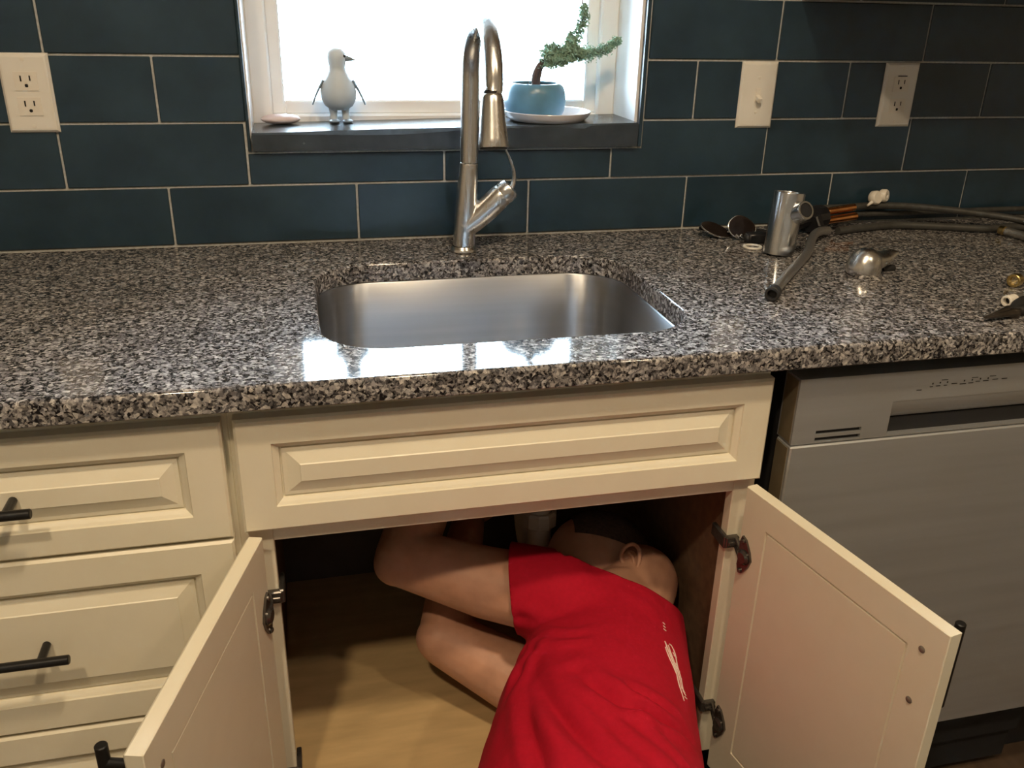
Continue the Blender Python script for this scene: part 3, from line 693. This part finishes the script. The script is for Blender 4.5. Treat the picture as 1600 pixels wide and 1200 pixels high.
hd = thing('faucet_handle', 'dome shaped chrome faucet handle with a curved lever, lying loose', 'faucet part', (.607, -.345, CT))
H0 = V((.607, -.338, CT)); rl = V((.93, .37, 0)).normalized(); rn = V((-.37, .93, 0))
b = NB(); lathe(b, [(.0255, 0), (.0272, .002), (.0275, .010), (.0262, .020), (.0220, .031), (.0150, .039), (.007, .0428), (.0001, .0435)], H0, (.10, -.10, 1), 36); obj('dome', b, 'nickel', hd)
b = NB(); rings = []
lv = spline([H0+rl*.006+Z*.019, H0+rl*.024+Z*.0185, H0+rl*.040+Z*.0190, H0+rl*.056+Z*.0220, H0+rl*.070+Z*.0290], 5)
for i, p_ in enumerate(lv):
    t = i/(len(lv)-1); dd = (lv[min(i+1, len(lv)-1)]-lv[max(0, i-1)]).normalized(); v = dd.cross(rn).normalized(); rings.append(ring(b, p_, rn, v, .0235-.0080*t, .0150*(1-t)**.6+.0040, 18))
skin_rings(b, rings); obj('lever', b, 'nickel', hd)
b = NB(); lathe(b, [(.0060, 0), (.0060, .020), (.0050, .0215), (.0001, .0215)], H0+rl*.047+Z*.0005-rn*.006, rl*.5+Z*.1-rn*.2, 16); obj('set_screw_boss', b, 'dark', hd)

# black mounting body with copper supply tubes
cb = thing('mounting_shank', 'black plastic faucet shank with bright copper tubes against the backsplash', 'faucet part', (.675, -.085, CT))
b = NB(); a0 = V((.620, -.085, CT+.024)); a1 = V((.705, -.050, CT+.026)); d_ = (a1-a0); L_ = d_.length
lathe(b, [(.015, 0), (.0175, .002), (.0175, .016), (.0150, .018), (.0150, L_*.45), (.0225, L_*.46), (.0232, L_*.55), (.0232, L_-.003), (.020, L_)], a0, d_, 12); obj('nut_body', b, 'plastic_black', cb, angle=25)
b = NB(); lathe(b, [(.017, 0), (.0195, .003), (.0195, .014), (.017, .017)], V((.664, -.083, CT+.0195)), d_, 6); obj('wing_nut', b, 'plastic_black', cb, angle=20)
for k, (dz, dy) in enumerate(((.009, -.006), (-.006, -.016))):
    b = NB(); s_ = a1+V((-.01, dy, dz)); tube(b, [s_, s_+V((.080, .010, .006))], .0072, 14); obj('copper_tube', b, 'copper', cb)

def hose(name, label, pts, r, m, ends=(), n=8):
    t = thing(name, label, 'hose', pts[0], 'loose supply hoses on the counter'); b = NB(); p_ = spline(pts, n); tube(b, p_[2 if any(q_[0] == 0 for q_ in ends) else 0:len(p_)-(2 if any(q_[0] == 1 for q_ in ends) else 0)], r, 14); obj('line', b, m, t)
    for which, em, er, el in ends:
        e, q = (p_[0], p_[2]) if which == 0 else (p_[-1], p_[-3]); dr_ = (e-q).normalized(); b = NB()
        lathe(b, [(er*.8, -el), (er, -el*.9), (er, -.001), (er*.9, 0), (er*.64, 0), (er*.60, -.012), (.0001, -.012)], e+dr_*.001, dr_, 14); obj('end_fitting', b, em, t, angle=30)
        b = NB(); lathe(b, [(er*.585, -.0085), (er*.585, -.0100), (.0001, -.0100), (.0001, -.0085)], e+dr_*.001, dr_, 14, True); obj('bore', b, 'dark', t)
    return t
hose('braided_hose', 'braided steel hose with open black end pointing at the sink', [(.688, -.104, CT+.012), (.660, -.120, CT+.015), (.632, -.147, CT+.014), (.602, -.188, CT+.011), (.568, -.236, CT+.0085), (.512, -.300, CT+.0085), (.446, -.375, CT+.0085), (.388, -.446, CT+.0112)], .0078, 'braid', [(1, 'rubber', .0108, .020)])
hose('supply_hose', 'thick grey hose arching highest against the backsplash', [(.700, -.028, CT+.036), (.76, -.026, CT+.036), (.84, -.022, CT+.037), (.93, -.040, CT+.035), (1.02, -.075, CT+.029), (1.10, -.12, CT+.022), (1.17, -.19, CT+.014)], .0068, 'hose_grey')
hose('supply_hose', 'thin grey hose between the arching hose and the lowest one', [(.705, -.022, CT+.022), (.80, -.016, CT+.020), (.90, -.014, CT+.019), (1.00, -.014, CT+.019), (1.12, -.016, CT+.020), (1.25, -.030, CT+.022)], .0052, 'hose_grey')
hose('supply_hose', 'grey hose lying lowest along the foot of the backsplash', [(.715, -.095, CT+.008), (.78, -.078, CT+.008), (.86, -.068, CT+.008), (.95, -.095, CT+.008), (1.02, -.120, CT+.008), (1.10, -.115, CT+.008), (1.18, -.16, CT+.008)], .0072, 'hose_grey')
hose('braided_hose', 'braided hose with small brass end, curling at the right edge', [(1.035, -.140, CT+.010), (1.045, -.185, CT+.0095), (1.040, -.235, CT+.009), (1.015, -.29, CT+.009), (.965, -.345, CT+.014), (.93, -.37, CT+.016)], .0075, 'braid', [(0, 'brass', .0085, .012)])
hose('braided_hose', 'braided hose ending in a dark brass nut at the right edge', [(1.00, -.36, CT+.026), (.93, -.375, CT+.019), (.87, -.405, CT+.012), (.826, -.432, CT+.0105), (.800, -.444, CT+.0105)], .0068, 'braid', [(1, 'brass', .0105, .014)])
hose('braided_hose', 'braided hose with a white plastic tip at the right edge', [(.98, -.43, CT+.022), (.90, -.455, CT+.016), (.82, -.485, CT+.010), (.750, -.515, CT+.009), (.716, -.527, CT+.009)], .0068, 'braid', [(1, 'white', .0082, .022)])

# white plastic fitting on the arching hose
cl = thing('plastic_clip', 'small cream plastic clip perched on the grey hose by the wall', 'clip', (.832, -.026, CT+.044))
b = NB(); lathe(b, [(.0001, -.008), (.011, -.008), (.0135, -.005), (.0135, .005), (.011, .008), (.0001, .008)], (.832, -.026, CT+.0535), (.25, -.9, .2), 20); lathe(b, [(.004, -.007), (.0105, -.007), (.0125, -.004), (.0125, .004), (.0105, .007), (.004, .007)], (.851, -.025, CT+.057), (.55, -.8, .1), 20, True); obj('shell', b, 'white', cl)
b = NB(); tube(b, [(.825, -.030, CT+.047), (.811, -.036, CT+.041)], [.004, .002], 10); obj('stem', b, 'white', cl)

# sunglasses
sg = thing('sunglasses', 'dark sunglasses with thin bright rims lying beside the chrome faucet body', 'sunglasses', (.49, -.08, CT))
def lens(c, u, v, n, a, h, wobble=.0):
    b = NB(); c, u, v = V(c), V(u).normalized(), V(v).normalized()
    N = 28; pts = []
    for k in range(N):
        t = 2*math.pi*k/N; rx = a*(1+.10*math.cos(2*t-.6)); pts.append((rx*math.cos(t), h*math.sin(t)*(1-.12*math.cos(t))))
    prism(b, pts, c, u, v, u.cross(v), .0016); ln = obj('lens', b, 'lens', sg)
    b = NB(); P3 = [c+u*p_+v*q for p_, q in pts]; rings = []
    for k in range(N):
        d_ = (P3[(k+1) % N]-P3[k-1]).normalized(); e = (P3[k]-c).normalized(); rings.append(ring(b, P3[k], e, d_.cross(e).normalized(), .0016, .0016, 8))
    skin_rings(b, rings, close=True); obj('rim', b, 'chrome', ln)
lens((.476, -.076, CT+.0135), (.93, -.28, -.32), (.28, .80, .45), None, .028, .0165)
lens((.516, -.096, CT+.0215), (.95, -.2, -.15), (.10, .38, .90), None, .0235, .0205)
b = NB(); tube(b, spline([(.493, -.087, CT+.012), (.498, -.092, CT+.014), (.501, -.094, CT+.014)], 4), .0016, 8); tube(b, [(.502, -.103, CT+.011), (.507, -.106, CT+.006)], .003, 8); tube(b, [(.510, -.106, CT+.010), (.516, -.108, CT+.006)], .003, 8); obj('bridge', b, 'chrome', sg)
b = NB(); tube(b, spline([(.533, -.100, CT+.016), (.555, -.092, CT+.012), (.575, -.090, CT+.010), (.605, -.075, CT+.006)], 4), .0042, 8); obj('temple', b, 'plastic_black', sg)
b = NB(); tube(b, spline([(.450, -.062, CT+.015), (.48, -.055, CT+.007), (.53, -.05, CT+.006), (.575, -.055, CT+.0042)], 4), .0035, 8); obj('temple', b, 'plastic_black', sg)
b = NB(); box(b, (.512, -.136, CT), (.548, -.114, CT+.019), .003); bx_ = obj('hardware_box', b, 'plastic_black', loc=(.525, -.117, CT)); tag(bx_, 'little black plastic bracket half hidden behind the chrome faucet body', 'bracket')
b = NB(); lathe(b, [(.0125, .0005), (.0165, .0005), (.0172, .002), (.0165, .0038), (.0125, .0038), (.0118, .002)], (.508, -.158, CT), seg=32, closed=True); ws = obj('washer_ring', b, 'white', loc=(.508, -.158, CT)); tag(ws, 'thin cream plastic washer lying flat in front of the sunglasses', 'washer')

# needle nose pliers
pn = thing('needle_nose_pliers', 'dark needle nose pliers at the right counter edge, tip to the left', 'pliers', (.70, -.562, CT))
p0 = V((.634, -.583, CT+.004)); dl = V((.955, .29, .0)).normalized(); pr = V((-.29, .955, 0))
for s in (-1, 1):
    b = NB(); rings = []
    for t, off, a, h in ((0, .0012, .0010, .0016), (.02, .0024, .0026, .003), (.045, .0045, .0050, .0045), (.06, .004, .0085, .006)):
        rings.append(ring(b, p0+dl*t+pr*s*off+Z*.004, pr, Z, a, h, 10))
    skin_rings(b, rings); obj('jaw', b, 'iron', pn)
    b = NB(); hp = spline([p0+dl*.058-pr*s*.003+Z*.005, p0+dl*.085+pr*s*.010+Z*.005, p0+dl*.12+pr*s*.020+Z*.005, p0+dl*.17+pr*s*.022+Z*.005, p0+dl*.20+pr*s*.018+Z*.005], 5)
    tube(b, hp, [.0050+.002*min(1, i/6) for i in range(len(hp))], 12); obj('grip', b, 'rubber', pn)
b = NB(); lathe(b, [(.0110, -.001), (.0115, .001), (.0115, .010), (.0100, .0115), (.0001, .0115)], p0+dl*.062-Z*.0025, seg=20); obj('pivot', b, 'iron', pn)

# ------------------------------------------------------------------ the person kneeling into the cabinet
pe = thing('person', 'person in a red t-shirt kneeling with head and arms inside the sink cabinet', 'person', (0, -1.0, 0))
TL = V((-.35, 0, .94)).normalized(); TF = V((-.94, 0, -.35)).normalized()      # left side of the trunk (up) and its front (towards the drawers)
TR = [((.193, -.415, .413), .064, .064), ((.186, -.46, .398), .108, .092), ((.150, -.515, .383), .124, .123), ((.108, -.60, .378), .137, .137), ((.066, -.70, .382), .150, .143), ((.024, -.81, .392), .150, .148), ((.003, -.94, .41), .160, .146), ((0, -1.06, .42), .150, .125), ((0, -1.13, .41), .10, .08)]
HC = V((.176, -.378, .414)); Cr = V((.02, .80, .60)).normalized(); F0 = V((-.97, -.05, .16)); Fc = (F0-Cr*F0.dot(Cr)).normalized(); Er = Cr.cross(Fc)
NK0, NK1 = V((.193, -.475, .412)), V((.236, -.424, .430))
LS, LE, LW = V((.074, -.490, .474)), V((-.146, -.378, .500)), V((-.035, -.165, .610))
RS, RE, RW = V((.098, -.525, .295)), V((-.083, -.385, .338)), V((-.004, -.172, .420))
def hand(bm, w, d, n, side):
    """palm from the wrist along d, fingers curling towards n, thumb on the side"""
    d, n = V(d).normalized(), V(n).normalized(); n = (n-d*n.dot(d)).normalized(); s = d.cross(n)*side
    pts = [w+d*.012, w+d*.052, w+d*.088]
    for k in (-1.5, -.5, .5, 1.5): capsule(bm, w+d*.010+s*k*.010, w+d*.088+s*k*.0195, .0135, .0115, 12, 3)
    for k, L in ((-1.5, .82), (-.5, 1.0), (.5, .95), (1.5, .72)):
        p = w+d*.090+s*k*.0195; a = 0
        for seg, da, r in ((.044, 48, .0088), (.027, 62, .0080), (.021, 45, .0074)):
            a += math.radians(da); q = p+(d*math.cos(a)+n*math.sin(a))*seg*L; capsule(bm, p, q, r, r*.94, 12, 3); p = q
    p = w+d*.028-s*.028
    for seg, (x, y, z), r in ((.040, (.55, -.62, .45), .0115), (.030, (.70, -.12, .68), .0098), (.024, (.55, .40, .72), .0088)):
        q = p+(d*x+s*y+n*z).normalized()*seg; capsule(bm, p, q, r, r*.93, 12, 3); p = q
bm = NB()
loft(bm, TR, TL, TF, -.012)
capsule(bm, NK0, NK1, .067, .063); capsule(bm, NK1, HC+Cr*.01-Fc*.022, .060, .054)
ellipsoid(bm, HC+Cr*.030-Fc*.012, (Fc, Er, Cr), (.094, .074, .084)); ellipsoid(bm, HC-Cr*.030+Fc*.035, (Fc, Er, Cr), (.056, .058, .072))
ellipsoid(bm, HC-Cr*.082+Fc*.060, (Fc, Er, Cr), (.026, .030, .022)); ellipsoid(bm, HC+Cr*.018+Fc*.066, (Fc, Er, Cr), (.022, .056, .014))
capsule(bm, HC+Cr*.008+Fc*.086, HC-Cr*.026+Fc*.104, .008, .012, 12, 3)
for s in (-1, 1):
    capsule(bm, HC-Cr*.030+Fc*.094+Er*s*.008, HC-Cr*.031+Fc*.090+Er*s*.012, .0085, .007, 12, 3)
    ellipsoid(bm, HC-Cr*.022+Fc*.062+Er*s*.040, (Fc, Er, Cr), (.022, .020, .018))
    capsule(bm, HC-Cr*.020-Fc*.004+Er*s*.058, HC-Cr*.070+Fc*.036+Er*s*.036, .022, .018, 14, 3)
chain(bm, [LS, (LS*.55+LE*.45)+V((0, 0, -.006)), LE], [.060, .0555, .046]); chain(bm, [LE, LE*.7+LW*.3, LW], [.0455, .0475, .030]); ellipsoid(bm, LE+V((-.012, -.006, -.004)), (V((1, 0, 0)), V((0, 1, 0)), V((0, 0, 1))), (.036, .036, .036))
chain(bm, [RS, (RS*.55+RE*.45)+V((0, 0, -.008)), RE], [.062, .0555, .046]); chain(bm, [RE, RE*.7+RW*.3, RW], [.0455, .047, .030]); ellipsoid(bm, RE+V((-.012, -.004, .006)), (V((1, 0, 0)), V((0, 1, 0)), V((0, 0, 1))), (.037, .037, .037))
hand(bm, LW, (.30, .55, .60), (.75, .25, -.2), 1); hand(bm, RW, (.22, .92, .15), (.35, .1, .8), -1)
HL, KL, AL = V((.02, -1.06, .465)), V((-.26, -1.12, .105)), V((.14, -1.27, .085))
HR, KR, AR = V((.035, -1.05, .345)), V((-.29, -.985, .100)), V((.10, -1.10, .080))
for h, k, a in ((HL, KL, AL), (HR, KR, AR)): chain(bm, [h, k, a], [.085, .052, .036])
bd = obj('body', voxel(bm, .0040, 7), 'skin', pe, angle=180)
# ears, one detailed shell each
for s in (1, -1):
    bm = NB(); E_ = Er*s; ec = HC-Cr*.004-Cr*.010-Fc*.004+E_*.087; back = (-Fc*.86+E_*.50).normalized(); up_ = (Cr*.97-Fc*.18).normalized(); nn = up_.cross(back).normalized()
    if nn.dot(E_) < 0: nn = -nn
    def ep(x, y, z=0): return ec+(back*x+up_*y+nn*z)*1.18
    hx = spline([ep(.004, .006, .000), ep(.001, .018, .002), ep(.007, .028, .004), ep(.018, .030, .006), ep(.026, .022, .007), ep(.027, .008, .007), ep(.022, -.006, .005), ep(.015, -.017, .003), ep(.008, -.023, .001)], 4)
    for a, c in zip(hx, hx[1:]): capsule(bm, a, c, .0034, .0034, 10, 3)
    ah = spline([ep(.013, .020, .002), ep(.018, .010, .003), ep(.017, -.002, .003), ep(.011, -.010, .002)], 4)
    for a, c in zip(ah, ah[1:]): capsule(bm, a, c, .0030, .0030, 10, 3)
    ellipsoid(bm, ep(.012, .005, -.0022), (back, up_, nn), (.0155, .026, .0032)); ellipsoid(bm, ep(.007, -.023, .001), (back, up_, nn), (.0075, .0085, .0040)); ellipsoid(bm, ep(-.001, -.004, .002), (back, up_, nn), (.0040, .0065, .0045))
    ellipsoid(bm, ep(.004, .004, -.007), (back, up_, nn), (.010, .022, .007))
    obj('ear', voxel(bm, .0014, 3), 'skin', pe, angle=180)
for s in (1, -1):
    bm = NB(); ellipsoid(bm, HC+Cr*.002+Fc*.073+Er*s*.031, (Fc, Er, Cr), (.0125, .0135, .0085)); ey = obj('eye', bm, 'eye', pe)
    bm = NB(); ellipsoid(bm, HC+Cr*.002+Fc*.0835+Er*s*.031, (Fc, Er, Cr), (.0030, .0055, .0055)); obj('iris', bm, 'iris', ey)
bm = NB(); capsule(bm, HC-Cr*.052+Fc*.088-Er*.016, HC-Cr*.052+Fc*.088+Er*.016, .0055, .0055, 12, 3); obj('lips', bm, 'lip', pe)
# cropped hair over crown and temples
bm = NB(); ellipsoid(bm, HC+Cr*.031-Fc*.013, (Fc, Er, Cr), (.0955, .0765, .0865), 48, 32)
bmesh.ops.bisect_plane(bm, geom=bm.verts[:]+bm.edges[:]+bm.faces[:], plane_co=HC+Cr*.044, plane_no=-Cr+Fc*.42, clear_outer=True)
bmesh.ops.bisect_plane(bm, geom=bm.verts[:]+bm.edges[:]+bm.faces[:], plane_co=HC+Fc*.066, plane_no=Fc+Cr*.3, clear_outer=True)
obj('hair', bm, 'hair', pe, angle=180)

# t-shirt
bm = NB()
loft(bm, TR[1:7]+[((0, -1.06, .425), .165, .150)], TL, TF, .006)
capsule(bm, NK0-V((.01, .03, .01)), NK0+(NK1-NK0)*.7, .076, .073)
LA = (LE-LS).normalized(); RA = (RE-RS).normalized()
chain(bm, [LS+V((.05, -.07, -.045)), LS, LS+LA*.085], [.088, .070, .0645]); chain(bm, [RS+V((.06, 0, .05)), RS, RS+RA*.09], [.080, .070, .066])
ellipsoid(bm, (.128, -.50, .455), (TL, TF, V((0, 1, 0))), (.07, .075, .07)); ellipsoid(bm, (.200, -.515, .400), (TL, TF, V((0, 1, 0))), (.09, .062, .075))
sb = voxel(bm, .0046, 30)
def cut(bm, co, no, rad):
    co, no = V(co), V(no).normalized(); fs = [f for f in bm.faces if (f.calc_center_median()-co).length < rad]
    g = set(fs)
    for f in fs: g.update(f.edges); g.update(f.verts)
    bmesh.ops.bisect_plane(bm, geom=list(g), plane_co=co, plane_no=no, clear_outer=True)
cut(sb, LS+LA*.066, (-.88, .27, -.16), .15); cut(sb, RS+RA*.078, RA, .13)
cut(sb, NK0+(NK1-NK0).normalized()*.022+V((0, 0, .004)), (.50, .60, .62), .17)
cut(sb, (0, -1.04, .425), (0, -1, 0), .6)
import numpy as np
def crease(bm, lines):
    """presses soft creases (polyline, depth, width) into the cloth along its normals"""
    bm.normal_update(); P = np.array([v.co[:] for v in bm.verts]); N = np.array([v.normal[:] for v in bm.verts]); off = np.zeros(len(P))
    for pts, dep, wd in lines:
        q = np.array([p[:] for p in spline(pts, 4)]); best = np.full(len(P), 9.); tt = np.zeros(len(P))
        for i, (a, c) in enumerate(zip(q, q[1:])):
            ab = c-a; t = np.clip(((P-a) @ ab)/(ab @ ab), 0, 1); d = np.linalg.norm(P-a-t[:, None]*ab, axis=1); m = d < best
            best[m] = d[m]; tt[m] = (i+t[m])/(len(q)-1)
        fade = np.clip(np.sin(np.pi*(.12+.86*tt)), 0, 1)
        off += fade*dep*(-np.exp(-(best/wd)**2)+.75*np.exp(-((best-2*wd)/(1.1*wd))**2))
    for v, n_, o_ in zip(bm.verts, N, off): v.co += V(n_)*float(o_)
crease(sb, [
 ([(.002, -.590, .47), (.0095, -.5948, .4979), (.0368, -.639, .5288), (.0777, -.6493, .5377)], .0110, .0085),
 ([(.0046, -.5308, .4787), (.0202, -.5552, .4871), (.0376, -.5809, .5155), (.058, -.5827, .5268)], .0070, .007),
 ([(.0086, -.6148, .5055), (-.0203, -.6426, .4902), (-.0485, -.6886, .4827)], .0090, .009),
 ([(-.011, -.6561, .5055), (-.0188, -.7457, .5292), (-.0097, -.8076, .5462), (.0038, -.869, .5619), (.0154, -.8972, .5674), (.03, -.95, .57)], .0095, .011),
 ([(.0392, -.7525, .5442), (.0667, -.7902, .5436), (.0986, -.8043, .5307), (.1329, -.8063, .5057), (.155, -.80, .47)], .0100, .0090),
 ([(.0838, -.7667, .5386), (.1159, -.7834, .5225), (.1496, -.7902, .4917)], .0070, .0075),
 ([(.030, -.72, .54), (.075, -.845, .555), (.11, -.90, .54), (.15, -.93, .50)], .0080, .010),
 ([(-.0245, -.6589, .4943), (-.0416, -.7667, .5234), (-.0521, -.8529, .5437), (-.05, -.93, .54)], .0080, .010),
 ([(.15, -.53, .50), (.18, -.56, .49), (.20, -.60, .47)], .0030, .010),
])
for v in sb.verts: v.co += v.normal*(noise.noise(v.co*13)*.0022+noise.noise(v.co*34+V((4, 0, 0)))*.0009)
sol = sb
so_ = obj('t_shirt', sol, 'shirt', pe, angle=180)
md = so_.modifiers.new('cloth', 'SOLIDIFY'); md.thickness = .0028; md.offset = 1
# trousers, shoes
bm = NB(); loft(bm, [((0, -.99, .43), .170, .152), ((0, -1.08, .42), .160, .135), ((0, -1.15, .41), .10, .085)], TL, TF, .0)
for h, k, a in ((HL, KL, AL), (HR, KR, AR)): chain(bm, [h, k, a+(k-a)*.12], [.100, .070, .056])
tb = voxel(bm, .009, 8)
for v in tb.verts: v.co += v.normal*noise.noise(v.co*16)*.004
obj('trousers', tb, 'denim', pe, angle=180)
for a, k in ((AL, KL), (AR, KR)):
    d = (a-k).normalized(); bm = NB(); capsule(bm, a-d*.01, a+d*.05+V((0, 0, -.005)), .046, .045); capsule(bm, a+d*.05, a+d*.10+V((0, 0, -.03)), .044, .036); capsule(bm, a+d*.03+V((0, 0, .02)), a+d*.14+V((0, 0, -.035)), .034, .034)
    obj('shoe', voxel(bm, .006, 4), 'shoe', pe, angle=180)
# pale band on the forearm
bm = NB(); t = .40; c = RE+(RW-RE)*t; ax_ = (RW-RE).normalized(); lathe(bm, [(.0455, -.006), (.0485, -.005), (.0485, .005), (.0455, .006)], c, ax_, 32, True); obj('wristband', bm, 'pvc', pe)
# white print down the back of the shirt, laid on the cloth as thin strokes
tm = bmesh.new(); tm.from_mesh(so_.data)
for v in tm.verts: v.co += ORG[so_]
bvh = BVHTree.FromBMesh(tm)
bm = NB()
def stroke(pts, wd):
    pr_ = spline(pts, 4); L = []
    for i, p_ in enumerate(pr_):
        hit, n_, _, _ = bvh.find_nearest(p_); d_ = (pr_[min(i+1, len(pr_)-1)]-pr_[max(i-1, 0)]).normalized(); sd__ = d_.cross(n_).normalized()
        t = i/(len(pr_)-1); w_ = wd*(.35+.65*math.sin(math.pi*min(1, t*.9+.1)))
        L.append([bm.verts.new(hit+n_*.0026+sd__*w_), bm.verts.new(hit+n_*.0036+sd__*w_*.8), bm.verts.new(hit+n_*.0036-sd__*w_*.8), bm.verts.new(hit+n_*.0026-sd__*w_)])
    skin_rings(bm, L)
PA = [(.1837, -.6446, .4988), (.1833, -.6554, .4956), (.1842, -.6681, .4907), (.1838, -.6809, .4863), (.1801, -.6966, .4843), (.1757, -.7136, .4838), (.1745, -.7276, .4806), (.1731, -.7373, .4789)]
PB = [(.1944, -.644, .4888), (.1958, -.6557, .4827), (.1921, -.6742, .479), (.1886, -.692, .4753), (.1831, -.7111, .4748), (.1817, -.721, .4731)]
stroke(PA, .0017); stroke([V(p_)+V((.004, -.004, -.004)) for p_ in PA[:6]], .0014); stroke([V(p_)+V((-.002, -.012, .002)) for p_ in PA[:4]]+[V(PA[4])], .0016)
stroke(PB, .0013)
rp = random.Random(5)
for i in range(11):
    t = i/10; a = V(PA[min(7, int(t*7))]); c = V(PB[min(5, int(t*5))]); p_ = a*.35+c*.65
    stroke([p_, p_+V((rp.uniform(.001, .005), rp.uniform(-.006, .002), rp.uniform(-.007, -.003)))], .0011)
for k in range(3): p_ = V((.2002-.003*k, -.6027-.007*k, .4973)); stroke([p_, p_+V((.004, -.001, -.004))], .0010)
tm.free(); obj('shirt_print', bm, 'print', pe)
